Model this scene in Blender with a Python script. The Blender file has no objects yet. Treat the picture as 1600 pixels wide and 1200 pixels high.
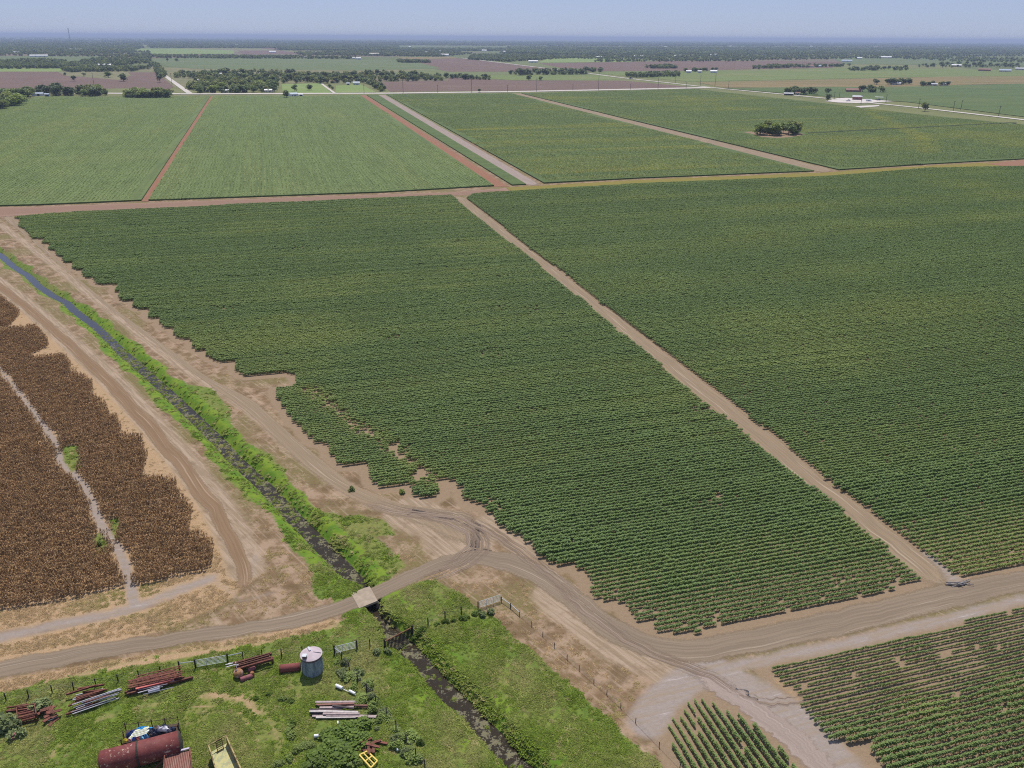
import bpy, math, random
import numpy as np
from mathutils import Matrix, Vector

# ------------------------------------------------------------------ camera, sky, sun, exposure
random.seed(7); RNG = np.random.default_rng(7)
scene = bpy.context.scene
COL = scene.collection
R = math.radians
CAM_H, FPX = 80.0, 1290.0
PITCH = math.atan(541.5 / FPX); ROLL = 0.0063

cam_d = bpy.data.cameras.new('camera'); cam = bpy.data.objects.new('camera', cam_d); COL.objects.link(cam)
cam_d.sensor_width = 36; cam_d.lens = 36 * FPX / 1600; cam_d.clip_start = 0.5; cam_d.clip_end = 200000
cam.matrix_world = (Matrix.Translation((0, 0, CAM_H)) @ Matrix.Rotation(math.pi / 2 - PITCH, 4, 'X')
                    @ Matrix.Rotation(ROLL, 4, 'Z'))
scene.camera = cam

SUN_EL, SUN_AZ = R(62), R(-4)                      # azimuth clockwise from +Y
world = bpy.data.worlds.new('World'); scene.world = world; world.use_nodes = True
wn = world.node_tree; bg = wn.nodes['Background']
sky = wn.nodes.new('ShaderNodeTexSky'); sky.sky_type = 'NISHITA'; sky.sun_disc = False
sky.sun_elevation = SUN_EL; sky.sun_rotation = SUN_AZ; sky.altitude = 2500
sky.air_density = 1.3; sky.dust_density = 0.0; sky.ozone_density = 5.0
tint = wn.nodes.new('ShaderNodeMix'); tint.data_type = 'RGBA'; tint.blend_type = 'MULTIPLY'; tint.inputs[0].default_value = 1.0
tint.inputs[7].default_value = (.69, .70, .98, 1)      # hazy summer sky: less yellow at the horizon than clean air gives
wn.links.new(sky.outputs[0], tint.inputs[6]); veil = wn.nodes.new('ShaderNodeMix'); veil.data_type = 'RGBA'; veil.inputs[0].default_value = .6
veil.inputs[7].default_value = (3.9, 4.75, 6.7, 1)      # high thin haze evens the sky out
wn.links.new(tint.outputs[2], veil.inputs[6]); wn.links.new(veil.outputs[2], bg.inputs[0]); bg.inputs[1].default_value = 0.085
sun_d = bpy.data.lights.new('sun', 'SUN'); sun = bpy.data.objects.new('sun', sun_d); COL.objects.link(sun)
sun_d.energy = 4.0; sun_d.angle = R(0.55); sun_d.color = (1.0, 0.945, 0.87)
sdir = Vector((math.sin(SUN_AZ) * math.cos(SUN_EL), math.cos(SUN_AZ) * math.cos(SUN_EL), math.sin(SUN_EL)))
sun.rotation_euler = sdir.to_track_quat('Z', 'Y').to_euler(); sun.location = (0, 0, 300)
vs = scene.view_settings
vs.view_transform = 'Standard'; vs.look = 'None'; vs.exposure = 0.25; vs.gamma = 1.0; vs.use_curve_mapping = False
scene.cycles.use_denoising = False; scene.cycles.filter_width = 1.1; scene.cycles.volume_bounces = 0; scene.cycles.max_bounces = 6; scene.cycles.transparent_max_bounces = 6
HAZE_DENSITY = 7.5e-5

# ------------------------------------------------------------------ photo pixel (1600 x 1200) -> point on the ground plane
def at(x, y, z=0.0):
    x = np.asarray(x, float); y = np.asarray(y, float)
    dx, dz = x - 800, 600 - y
    c, s = math.cos(ROLL), math.sin(ROLL)
    dx, dz = dx * c - dz * s, dx * s + dz * c
    cp, sp = math.cos(PITCH), math.sin(PITCH)
    X, Y, Z = dx, FPX * cp + dz * sp, -FPX * sp + dz * cp
    t = (z - CAM_H) / np.minimum(Z, -1e-4)
    return X * t, Y * t
def pt(x, y, z=0.0):
    a, b = at(x, y, z); return Vector((float(a), float(b), z))
def W(pts, z=0.0):
    p = np.array(pts, float); a, b = at(p[:, 0], p[:, 1], z); return np.stack([a, b], 1)
HB = R(73.6)                                        # heading of the crop rows
UB = np.array([math.sin(HB), math.cos(HB)]); VB = np.array([-math.cos(HB), math.sin(HB)])

# ------------------------------------------------------------------ small numeric helpers
def lf(x, y, scale, seed, octaves=3):
    rs = np.random.default_rng(seed); out = np.zeros_like(x, float); amp = 1.0; tot = 0
    for o in range(octaves):
        k = 2 * math.pi / (scale / 2 ** o)
        for _ in range(4):
            a = rs.uniform(0, 2 * math.pi); ph = rs.uniform(0, 6.28); kk = k * rs.uniform(.6, 1.4)
            out += amp * np.sin(kk * (x * math.cos(a) + y * math.sin(a)) + ph)
        tot += amp * 2; amp *= .55
    return out / tot                                # about -1..1
def d_line(P, line, width=None):
    """distance to a polyline; with width: distance minus the locally interpolated half width"""
    best = np.full(len(P), 1e9); L = np.asarray(line, float)
    for i in range(len(L) - 1):
        a, b = L[i], L[i + 1]; ab = b - a; n2 = max(ab @ ab, 1e-9)
        t = np.clip(((P - a) @ ab) / n2, 0, 1)
        d = np.hypot(*(P - a - t[:, None] * ab).T)
        if width is not None: d = d - (width[i] * (1 - t) + width[i + 1] * t)
        best = np.minimum(best, d)
    return best
def inside(P, poly):
    x, y = P[:, 0], P[:, 1]; r = np.zeros(len(P), bool); n = len(poly)
    for i in range(n):
        x1, y1 = poly[i]; x2, y2 = poly[(i + 1) % n]
        if y1 == y2: continue
        c = ((y1 > y) != (y2 > y)) & (x < (x2 - x1) * (y - y1) / (y2 - y1) + x1); r ^= c
    return r
def sd_poly(P, poly):
    d = d_line(P, np.vstack([poly, poly[:1]])); return np.where(inside(P, poly), -d, d)
def soft(sd, w): return np.clip(0.5 - sd / (2 * w), 0, 1)
def resample(line, n):
    L = np.asarray(line, float); s = np.r_[0, np.cumsum(np.hypot(*np.diff(L, axis=0).T))]
    q = np.linspace(0, s[-1], n); return np.stack([np.interp(q, s, L[:, 0]), np.interp(q, s, L[:, 1])], 1)

# ------------------------------------------------------------------ object bookkeeping
def tag(o, label=None, cat=None, group=None, kind=None):
    if label: o['label'] = label
    if cat: o['category'] = cat
    if group: o['group'] = group
    if kind: o['kind'] = kind
    return o
def empty(name, loc=(0, 0, 0), rz=0.0):
    o = bpy.data.objects.new(name, None); COL.objects.link(o); o.location = loc; o.rotation_euler = (0, 0, rz)
    o.empty_display_size = .3; return o
def copy_tree(o, parent=None):
    c = o.copy(); COL.objects.link(c)
    if parent: c.parent = parent
    for ch in o.children: copy_tree(ch, c)
    return c

class MB:
    def __init__(s): s.v, s.f, s.m = [], [], []
    def poly(s, pts, m=0):
        n = len(s.v); s.v += [tuple(p) for p in pts]; s.f.append(tuple(range(n, n + len(pts)))); s.m.append(m)
    def box(s, c, size, rz=0, m=0, M=None):
        hx, hy, hz = size[0] / 2, size[1] / 2, size[2] / 2; n = len(s.v)
        T = M if M is not None else Matrix.Translation(c) @ Matrix.Rotation(rz, 4, 'Z')
        for z in (-hz, hz):
            for x, y in ((-hx, -hy), (hx, -hy), (hx, hy), (-hx, hy)): s.v.append(tuple(T @ Vector((x, y, z))))
        for q in ((3, 2, 1, 0), (4, 5, 6, 7), (0, 1, 5, 4), (1, 2, 6, 5), (2, 3, 7, 6), (3, 0, 4, 7)):
            s.f.append(tuple(n + k for k in q)); s.m.append(m)
    def beam(s, p, q, w, h, m=0, up=(0, 0, 1)):
        p, q = Vector(p), Vector(q); d = (q - p); L = d.length
        if L < 1e-5: return
        x = d / L; y = Vector(up).cross(x)
        if y.length < 1e-4: y = Vector((0, 1, 0)).cross(x)
        y.normalize(); z = x.cross(y)
        T = Matrix((x, y, z)).transposed().to_4x4(); T.translation = (p + q) / 2
        s.box(None, (L, w, h), m=m, M=T)
    def tube(s, p, q, r, n=8, m=0, r2=None, caps=True):
        p, q = Vector(p), Vector(q); d = (q - p).normalized()
        a = d.orthogonal().normalized(); b = d.cross(a); k = len(s.v); r2 = r if r2 is None else r2
        for c, rr in ((p, r), (q, r2)):
            for i in range(n):
                t = 2 * math.pi * i / n; s.v.append(tuple(c + (a * math.cos(t) + b * math.sin(t)) * rr))
        for i in range(n):
            j = (i + 1) % n; s.f.append((k + i, k + j, k + n + j, k + n + i)); s.m.append(m)
        if caps:
            s.f.append(tuple(k + i for i in reversed(range(n)))); s.m.append(m)
            s.f.append(tuple(k + n + i for i in range(n))); s.m.append(m)
    def lathe(s, prof, n=24, m=0, M=None):
        """prof = [(r, z)...] turned round local z"""
        k = len(s.v); T = M or Matrix()
        for r, z in prof:
            for i in range(n):
                t = 2 * math.pi * i / n; s.v.append(tuple(T @ Vector((r * math.cos(t), r * math.sin(t), z))))
        for a in range(len(prof) - 1):
            for i in range(n):
                j = (i + 1) % n
                s.f.append((k + a * n + i, k + a * n + j, k + (a + 1) * n + j, k + (a + 1) * n + i)); s.m.append(m)
        s.f.append(tuple(k + i for i in reversed(range(n)))); s.m.append(m)
        e = k + (len(prof) - 1) * n; s.f.append(tuple(e + i for i in range(n))); s.m.append(m)
    def leaf(s, c, w, l, rs, tilt=.6, m=0):
        """one small four-sided leaf face round point c, mostly facing up by (1 - tilt)"""
        az = rs.uniform(0, 6.283); t = Vector((math.cos(az), math.sin(az), rs.uniform(-tilt, tilt))).normalized()
        nrm = Vector((rs.gauss(0, tilt), rs.gauss(0, tilt), 1)).normalized(); u = nrm.cross(t).normalized()
        c = Vector(c); s.poly((c - t * l / 2, c + u * w / 2, c + t * l / 2, c - u * w / 2), m)
    def mesh(s, name, mats, smooth=False):
        me = bpy.data.meshes.new(name); me.from_pydata(s.v, [], s.f)
        for mm in (mats if isinstance(mats, (list, tuple)) else [mats]): me.materials.append(mm)
        me.polygons.foreach_set('material_index', s.m)
        if smooth: me.polygons.foreach_set('use_smooth', [True] * len(s.f))
        me.update(); return me
    def build(s, name, mats, parent=None, smooth=False, loc=None):
        o = bpy.data.objects.new(name, s.mesh(name, mats, smooth)); COL.objects.link(o)
        if parent: o.parent = parent
        if loc: o.location = loc
        return o

# ------------------------------------------------------------------ procedural materials
class NT:
    """short hand for building a node tree"""
    def __init__(s, name):
        s.mat = bpy.data.materials.new(name); s.mat.use_nodes = True; s.t = s.mat.node_tree
        s.b = s.t.nodes['Principled BSDF']; s.b.inputs['Roughness'].default_value = .9
        s.b.inputs['Specular IOR Level'].default_value = .15
    def n(s, typ, **kw):
        x = s.t.nodes.new(typ)
        for k, v in kw.items(): setattr(x, k, v)
        return x
    def put(s, sock, val):
        if hasattr(val, 'is_output') or isinstance(val, bpy.types.NodeSocket): s.t.links.new(val, sock)
        elif isinstance(val, (tuple, list)) and len(val) == 3 and sock.type == 'RGBA': sock.default_value = (*val, 1)
        else: sock.default_value = val
    def math(s, op, a, b=0.0, c=None, clamp=False):
        x = s.n('ShaderNodeMath', operation=op, use_clamp=clamp); s.put(x.inputs[0], a); s.put(x.inputs[1], b)
        if c is not None: s.put(x.inputs[2], c)
        return x.outputs[0]
    def mix(s, f, a, b):
        x = s.n('ShaderNodeMix', data_type='RGBA'); s.put(x.inputs[0], f); s.put(x.inputs[6], a); s.put(x.inputs[7], b)
        return x.outputs[2]
    def mul(s, a, b):
        x = s.n('ShaderNodeMix', data_type='RGBA', blend_type='MULTIPLY'); x.inputs[0].default_value = 1
        s.put(x.inputs[6], a); s.put(x.inputs[7], b); return x.outputs[2]
    def attr(s, name, inst=False):
        x = s.n('ShaderNodeAttribute', attribute_name=name, attribute_type='INSTANCER' if inst else 'GEOMETRY')
        return x.outputs['Fac']
    def pos(s, scale=(1, 1, 1), rz=0.0):
        g = s.n('ShaderNodeNewGeometry'); m = s.n('ShaderNodeMapping'); s.t.links.new(g.outputs['Position'], m.inputs[0])
        m.inputs['Scale'].default_value = scale
        if rz:
            r = s.n('ShaderNodeMapping'); r.inputs['Rotation'].default_value = (0, 0, rz)
            s.t.links.new(g.outputs['Position'], r.inputs[0]); s.t.links.new(r.outputs[0], m.inputs[0])
        return m.outputs[0]
    def noise(s, scale, detail=3, rough=.55, vec=None, dist=0.0):
        x = s.n('ShaderNodeTexNoise'); x.inputs['Scale'].default_value = scale; x.inputs['Detail'].default_value = detail
        x.inputs['Roughness'].default_value = rough; x.inputs['Distortion'].default_value = dist
        s.put(x.inputs['Vector'], vec if vec is not None else s.pos()); return x.outputs['Fac']
    def ramp(s, f, stops, interp='LINEAR'):
        x = s.n('ShaderNodeValToRGB'); e = x.color_ramp.elements; x.color_ramp.interpolation = interp
        while len(e) < len(stops): e.new(.5)
        for el, (p, c) in zip(e, stops): el.position = p; el.color = (*c, 1) if len(c) == 3 else c
        s.put(x.inputs[0], f); return x.outputs[0]
    def step(s, f, lo, hi):
        x = s.n('ShaderNodeMapRange', interpolation_type='SMOOTHSTEP'); s.put(x.inputs[0], f)
        s.put(x.inputs[1], lo); s.put(x.inputs[2], hi); return x.outputs[0]
    def bump(s, h, strength, dist):
        x = s.n('ShaderNodeBump'); s.put(x.inputs['Height'], h); x.inputs['Strength'].default_value = strength
        x.inputs['Distance'].default_value = dist; s.t.links.new(x.outputs[0], s.b.inputs['Normal'])
    def color(s, c): s.put(s.b.inputs['Base Color'], c); return s.mat

def mat_plain(name, col, rough=.8, vary=.25, scale=2.0, metal=0.0, spec=.2):
    m = NT(name); lo = tuple(c * (1 - vary) for c in col); hi = tuple(min(1, c * (1 + vary)) for c in col)
    tc = m.n('ShaderNodeTexCoord')
    m.color(m.ramp(m.noise(scale, 4, .6, tc.outputs['Object']), [(.3, lo), (.7, hi)]))
    m.b.inputs['Roughness'].default_value = rough; m.b.inputs['Metallic'].default_value = metal
    m.b.inputs['Specular IOR Level'].default_value = spec; return m.mat
def mat_rust(name, paint, rust, amount=.5, scale=1.2, rough=.75):
    m = NT(name); tc = m.n('ShaderNodeTexCoord').outputs['Object']
    f = m.step(m.noise(scale, 6, .65, tc), amount - .06, amount + .06)
    r2 = m.ramp(m.noise(6, 4, .6, tc), [(.3, tuple(c * .6 for c in rust)), (.7, tuple(c * 1.35 for c in rust))])
    m.color(m.mix(f, r2, paint)); m.b.inputs['Roughness'].default_value = rough; return m.mat
def mat_leaf(name, dark, light, yellow=None, trans=.25, rnd=.5):
    """leaf faces: colour differs from leaf to leaf and (for scattered plants) from plant to plant"""
    m = NT(name); g = m.n('ShaderNodeNewGeometry'); oi = m.n('ShaderNodeObjectInfo')
    c = m.mix(g.outputs['Random Per Island'], dark, light)
    if yellow: c = m.mix(m.math('MULTIPLY', m.attr('tint', True), 1.0, clamp=True), c, yellow)
    v = m.math('MULTIPLY_ADD', oi.outputs['Random'], rnd, 1 - rnd / 2)
    hs = m.n('ShaderNodeHueSaturation'); m.put(hs.inputs['Value'], v); m.put(hs.inputs['Color'], c); c = hs.outputs[0]
    m.color(c); m.b.inputs['Roughness'].default_value = .6; m.b.inputs['Specular IOR Level'].default_value = .25
    tr = m.n('ShaderNodeBsdfTranslucent'); mx = m.n('ShaderNodeMixShader'); mx.inputs[0].default_value = trans
    hs2 = m.n('ShaderNodeHueSaturation'); hs2.inputs['Saturation'].default_value = 1.1; m.put(hs2.inputs['Color'], c)
    m.t.links.new(hs2.outputs[0], tr.inputs[0])
    m.t.links.new(m.b.outputs[0], mx.inputs[1]); m.t.links.new(tr.outputs[0], mx.inputs[2])
    m.t.links.new(mx.outputs[0], m.t.nodes['Material Output'].inputs['Surface']); return m.mat

# ------------------------------------------------------------------ traced outlines (photo pixels)
F1 = [(22,341),(32,344),(30,355),(40,359),(46,367),(51,374),(72,374),(67,381),(80,382),(77,391),(87,392),(91,401),(99,402),
 (101,411),(115,411),(115,420),(122,423),(134,422),(130,430),(134,435),(147,435),(150,444),(157,446),(186,445),(180,452),
 (181,457),(189,457),(187,467),(194,471),(211,470),(210,480),(217,484),(234,484),(231,495),(236,499),(252,498),(252,509),
 (260,514),(274,514),(274,524),(282,531),(300,530),(301,542),(310,549),(321,549),(325,557),(346,568),(369,566),(369,580),
 (386,589),(457,583),(467,597),(460,606),(432,609),(432,617),(447,640),(460,662),(470,665),(475,675),(492,692),(512,696),
 (515,707),(525,720),(535,729),(572,726),(579,740),(582,752),(597,762),(646,759),(650,775),(660,779),(675,780),(687,772),
 (681,752),(705,750),(715,757),(725,766),(727,779),(737,790),(752,790),(770,805),(782,821),(797,835),(812,834),(820,845),
 (837,855),(847,870),(862,884),(902,880),(910,895),(920,905),(927,920),(925,932),(942,941),(970,940),(975,947),(990,965),
 (1015,980),(1037,990),(1075,993),(1150,977),(1250,954),(1350,931),(1437,912),(1440,907),(1415,891),(1377,851),(1348,835),
 (1290,779),(1252,755),(1221,730),(1140,661),(1099,630),(1040,583),(1030,570),(997,545),(955,512),(912,472),(880,450),
 (825,402),(767,359),(727,326),(705,306),(400,320),(140,332),(70,336)]
F2 = [(730,310),(755,331),(787,355),(830,391),(867,416),(895,437),(942,477),(980,502),(1042,552),(1071,572),(1115,607),
 (1143,627),(1177,657),(1227,693),(1284,744),(1346,791),(1409,838),(1462,876),(1487,899),(1512,902),(1535,899),(1600,887),
 (1800,842),(1800,240),(1600,261),(1450,264),(1300,276),(1000,288),(845,297),(740,304)]
F4 = [(1203,1046),(1225,1069),(1242,1076),(1252,1100),(1259,1110),(1270,1126),(1280,1147),(1300,1162),(1347,1159),(1372,1162),
 (1362,1181),(1375,1190),(1385,1202),(1420,1250),(1800,1250),(1800,903),(1600,952),(1400,997),(1300,1021)]
F5 = [(1087,1093),(1113,1103),(1157,1123),(1183,1140),(1200,1157),(1235,1190),(1285,1240),(1085,1250),(1062,1195),(1046,1153),
 (1050,1127),(1062,1110)]
CORN_A = [(0,465),(22,480),(32,490),(24,500),(12,511),(-60,520),(-60,430)]
CORN_B = [(-60,522),(40,513),(58,513),(72,530),(75,543),(50,552),(45,560),(58,561),(100,558),(110,570),(108,580),(130,590),
 (143,600),(146,620),(163,630),(170,650),(187,657),(189,682),(220,687),(227,710),(223,747),(247,750),(273,753),(283,780),
 (297,793),(297,837),(320,835),(330,853),(333,880),(320,893),(217,915),(0,953),(-140,978),(-140,560)]
STRIP = [(-20,560),(0,577),(20,602),(57,650),(85,690),(95,722),(130,757),(150,800),(160,825),(180,850),(195,880),(205,920),(212,950)]
DITCH = [(-200,330),(-100,360),(-40,380),(0,398),(20,416),(45,432),(60,447),(82,462),(105,474),(117,487),(142,504),(162,522),(190,551),(212,568),
 (250,603),(300,650),(340,688),(365,716),(385,735),(415,763),(432,781),(450,801),(475,826),(510,861),(540,892),(568,918),(580,945),
 (592,968),(611,990),(624,1004),(643,1018),(660,1038),(678,1060),(705,1088),(733,1115),(765,1150),(800,1187),(850,1240),(920,1320)]
ROAD_T = [(-120,1058),(0,1030),(100,1012),(200,996),(300,983),(400,968),(480,952),(550,930),(600,908),(640,888),(690,868),(740,858),
 (790,860),(840,875),(880,900),(920,930),(960,962),(1000,985),(1050,997),(1100,994),(1200,974),(1300,951),(1437,919),(1500,904),
 (1600,890),(1760,858)]
ROAD_B = [(-120,1090),(0,1060),(100,1041),(200,1024),(300,1006),(400,992),(480,978),(560,952),(620,926),(680,895),(730,882),(790,893),
 (840,918),(880,948),(920,985),(960,1008),(1000,1024),(1050,1036),(1100,1037),(1200,1020),(1300,1000),(1437,966),(1500,952),
 (1600,926),(1760,890)]
PADDOCK = [(-120,1120),(0,1085),(100,1058),(250,1022),(400,1005),(500,985),(555,962),(575,955),(592,968),(643,1018),(733,1115),(850,1240),
 (880,1300),(-120,1300)]
RIGHTBANK = [(590,945),(640,914),(680,907),(720,930),(745,950),(772,965),(800,995),(850,1035),(900,1080),(960,1135),(1020,1190),(1060,1240),
 (1080,1300),(880,1300),(733,1115),(643,1018)]
wF1, wF2, wF4, wF5 = W(F1), W(F2), W(F4), W(F5)
wCA, wCB, wSTRIP = W(CORN_A), W(CORN_B), W(STRIP)
WATER_Z = -1.32; DHW = .55
wD = W(DITCH, WATER_Z)
BRIDGE = pt(571, 938)

# ------------------------------------------------------------------ the ground: one sheet to the horizon, with the ditch cut into it
def axis(segs, tails):
    a = np.concatenate([np.arange(lo, hi, st) for lo, hi, st in segs] + [[segs[-1][1]]])
    def tail(start, end, first):
        out = []; p = start; st = first
        while abs(p) < abs(end) or (p > 0) != (end > 0):
            p = p + math.copysign(st, end - start); out.append(p); st *= 1.35
        return out
    return np.array(sorted(list(tail(a[0], tails[0], 4)) + list(a) + list(tail(a[-1], tails[1], 4))))
gx = axis([(-300, -110, 1.5), (-110, 75, .55)], (-60000, 60000))
gy = axis([(64, 190, .55), (190, 520, 1.3)], (-400, 60000))
GX, GY = np.meshgrid(gx, gy); P = np.stack([GX.ravel(), GY.ravel()], 1)
core = (P[:, 0] > -320) & (P[:, 0] < 140) & (P[:, 1] > 50) & (P[:, 1] < 560)
idx = np.nonzero(core)[0]; Q = P[idx]
dd = d_line(Q, wD)
near_bridge = np.hypot(Q[:, 0] - BRIDGE.x, Q[:, 1] - BRIDGE.y)
bank = .9 + 1.9 * np.clip((near_bridge - 4.5) / 6, 0, 1)
t = np.clip((dd - DHW) / bank, 0, 1); prof = 1 - t * t * (3 - 2 * t)
Z = np.zeros(len(P)); zl = lf(Q[:, 0], Q[:, 1], 9, 3) * .10 + lf(Q[:, 0], Q[:, 1], 2.2, 4) * .03
roadpoly = np.vstack([W(ROAD_T), W(ROAD_B)[::-1]])
N = len(P); A = {k: np.zeros(N) for k in ('green', 'straw', 'grey', 'bare', 'soil', 'mud', 'lush')}
def zput(name, val): A[name][idx] = np.maximum(A[name][idx], val)
bw = 4.6 + 1.2 * lf(Q[:, 0], Q[:, 1], 25, 9) - 1.5 * np.clip((Q[:, 1] - 190) / 80, 0, 1)
zput('green', soft(dd - bw, 1.6))
for poly in ([(290,600),(330,606),(360,640),(362,668),(340,672),(300,640)], [(475,805),(520,800),(560,822),(600,850),(636,884),(590,912),(560,895)],
             [(440,790),(470,830),(490,870),(488,925),(500,938),(548,922),(520,880)], [(525,812),(560,805),(600,812),(620,835),(590,838)], PADDOCK, RIGHTBANK, [(98,698),(122,695),(128,728),(112,738),(100,720)], [(146,838),(158,832),(172,862),(150,866)], [(172,812),(186,808),(188,838),(178,842)]):
    zput('green', soft(sd_poly(Q, W(poly)), 1.6))
zput('lush', soft(dd - 4.5, 2.0) * np.clip(1.25 - (Q[:, 1] - 170) / 130, .35, 1)); zput('mud', soft(dd - 1.35, .5))
dc = np.minimum(sd_poly(Q, wCA), sd_poly(Q, wCB))
zput('straw', soft(dc - 5.5, 2.5))
zput('straw', soft(d_line(Q, W([(-60,1035),(60,1010),(150,990),(250,965),(330,930),(370,900)])) - 3.2, 1.5) * .95)
zput('straw', soft(d_line(Q, W([(-60,1082),(0,1072),(200,1036),(400,1002),(520,975)])) - 1.3, 1.0) * .9)
ring = W([(60,1260),(80,1180),(150,1125),(250,1097),(330,1086),(385,1095),(420,1120),(440,1170),(455,1240)])
zput('straw', soft(d_line(Q, ring) - 1.1, 1.4) * .7)
zput('straw', soft(d_line(Q, W([(330,1086),(385,1092),(400,1112)])) - 1.3, 1.2) * .75)
ring2 = W([(300,1105),(350,1102),(380,1118),(395,1140)]); zput('straw', soft(d_line(Q, ring2) - .25, .5) * 1.0)
for ln, w, k in (([(-60,1008),(30,990),(110,972),(160,962),(215,948),(290,918),(330,905)], 1.7, .72), ([(1010,1130),(1035,1090),(1075,1062),(1100,1050)], 2.6, .95),
              ([(1120,1046),(1180,1080),(1250,1125),(1300,1180),(1340,1230)], 3.0, .8), ([(1130,1045),(1240,1020),(1320,1006),(1400,985),(1500,962),(1640,925)], 1.2, .9),
              ([(395,900),(400,870)], 1.0, .6), ([(1452,870),(1490,905)], 1.8, .8), ([(430,925),(380,940),(330,905)], 1.2, .5)):
    zput('grey', soft(d_line(Q, W(ln)) - w, 1.5) * k)
zput('grey', soft(d_line(Q, wSTRIP) - .8, .8))
for ln, w in (([(0,350),(60,395),(130,452),(200,508),(270,562),(330,603),(390,640),(430,675),(470,712),(530,757),(590,790),(660,808),(720,820),(755,850)], 1.6),
              ([(640,800),(700,830),(720,860)], 5), ([(700,850),(780,820),(830,850)], 4), ([(860,930),(960,1010),(1040,1045),(1100,1050)], 3.0),
              ([(-60,400),(0,445),(60,492),(120,545),(180,600),(235,660),(290,725),(340,790),(372,850),(385,890)], 3.0)):
    zput('bare', soft(d_line(Q, W(ln)) - w, 2.0))
for poly in (wF1, wF2, wF4, wF5): zput('soil', soft(sd_poly(Q, poly) - 2.2, 1.5))
big = np.nonzero(~core)[0]; A['soil'][big] = np.where(inside(P[big], wF2), 1, 0)
gmask = np.clip((A['green'][idx] - .3) * 2, 0, 1) * np.clip(sd_poly(Q, roadpoly) / 3, 0, 1)
Z[:] = -.014; Z[idx] = -.014 + (zl * gmask) - 1.75 * prof
def ground_z(x, y): return float(tz(np.array([[x, y]]))(Z.reshape(ny, nx))[0])
for poly in ([(98,698),(122,695),(128,728),(112,738),(100,720)], [(146,838),(158,832),(172,862),(150,866)], [(172,812),(186,808),(188,838),(178,842)]):
    A['straw'][idx] *= np.clip(.3 + sd_poly(Q, W(poly)) / 2, 0, 1)
zput('straw', soft(d_line(Q, W([(1215,1062),(1240,1085),(1262,1118),(1290,1160),(1330,1178)])) - .9, 1.2) * .62); zput('straw', soft(d_line(Q, W([(1462,880),(1490,900),(1512,903)])) - .6, .8) * .8)
nx, ny = len(gx), len(gy); ii = np.arange(nx * ny).reshape(ny, nx)
F = np.stack([ii[:-1, :-1], ii[:-1, 1:], ii[1:, 1:], ii[1:, :-1]], -1).reshape(-1, 4)
gm = bpy.data.meshes.new('ground'); gm.vertices.add(N); gm.vertices.foreach_set('co', np.c_[P, Z].astype('f').ravel())
gm.loops.add(F.size); gm.loops.foreach_set('vertex_index', F.ravel().astype('i'))
gm.polygons.add(len(F)); gm.polygons.foreach_set('loop_start', (np.arange(len(F)) * 4).astype('i'))
gm.update(calc_edges=True); gm.polygons.foreach_set('use_smooth', np.ones(len(F), bool))
for k, v in A.items():
    a = gm.attributes.new(k, 'FLOAT', 'POINT'); a.data.foreach_set('value', v.astype('f'))

m = NT('ground_soil_and_grass')
n_big, n_mid, n_fine, n_grain = m.noise(.045, 4), m.noise(.35, 5, .6), m.noise(1.6, 5, .65), m.noise(7, 3, .7)
def zone(attr, lo, hi, amp=.5, tex=None):
    f = m.math('ADD', m.attr(attr), m.math('MULTIPLY', m.math('SUBTRACT', tex if tex is not None else n_fine, .5), amp)); return m.step(f, lo, hi)
sep = m.n('ShaderNodeSeparateXYZ'); m.t.links.new(m.pos(), sep.inputs[0]); ycoord = sep.outputs[1]
# near verge: pinkish tan dirt, brown dead grass and olive grass
verge = m.mix(m.step(n_mid, .38, .60), (.30, .21, .138), (.165, .105, .055)); verge = m.mix(m.math('MULTIPLY', m.step(m.noise(.16, 5, .65), .50, .64), .75), verge, (.115, .075, .036))
verge = m.mix(m.step(m.math('ADD', m.math('MULTIPLY', n_big, .6), m.math('MULTIPLY', n_fine, .4)), .47, .58), verge, (.15, .122, .046))
verge = m.mix(m.math('MULTIPLY', m.step(n_grain, .55, .75), .5), verge, (.40, .30, .21))
strk = m.noise(1.0, 4, .6, m.pos((.09, 1.7, 1), rz=-R(90 - 140)))
verge = m.mix(m.math('MULTIPLY', m.step(strk, .52, .70), .38), verge, (.42, .32, .235))
# far country: a patchwork of pasture, crops and ploughland
vo = m.n('ShaderNodeTexVoronoi', distance='CHEBYCHEV'); vo.inputs['Scale'].default_value = 1.0; vo.inputs['Randomness'].default_value = .8
m.t.links.new(m.pos((1 / 900, 1 / 1300, 1), rz=R(15)), vo.inputs['Vector'])
vs_ = m.n('ShaderNodeSeparateColor'); m.t.links.new(vo.outputs['Color'], vs_.inputs[0])
patch = m.ramp(vs_.outputs[0], [(0, (.085, .115, .035)), (.22, (.15, .16, .055)), (.40, (.10, .14, .04)), (.55, (.18, .165, .085)), (.70, (.15, .105, .09)), (.85, (.12, .15, .05))], 'CONSTANT')
patch = m.mix(m.math('MULTIPLY', m.step(m.noise(.012, 5, .6), .42, .62), .6), patch, (.10, .12, .04))
patch = m.mix(m.math('MULTIPLY', m.noise(.15, 3), .4), patch, (.17, .16, .07))
c = m.mix(m.step(ycoord, 560, 900), verge, patch)
soil = m.mix(n_fine, (.285, .205, .128), (.18, .125, .078)); soil = m.mix(m.math('MULTIPLY', m.step(n_grain, .5, .7), .4), soil, (.40, .29, .21))
c = m.mix(zone('soil', .35, .65), c, soil)
straw = m.mix(n_fine, (.42, .285, .165), (.22, .135, .07)); straw = m.mix(m.math('MULTIPLY', m.step(n_grain, .45, .7), .6), straw, (.52, .40, .23))
c = m.mix(zone('straw', .35, .65, .7), c, straw)
barec = m.mix(n_mid, (.29, .215, .138), (.20, .147, .095)); barec = m.mix(m.math('MULTIPLY', m.step(strk, .42, .6), .5), barec, (.43, .325, .24))
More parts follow.
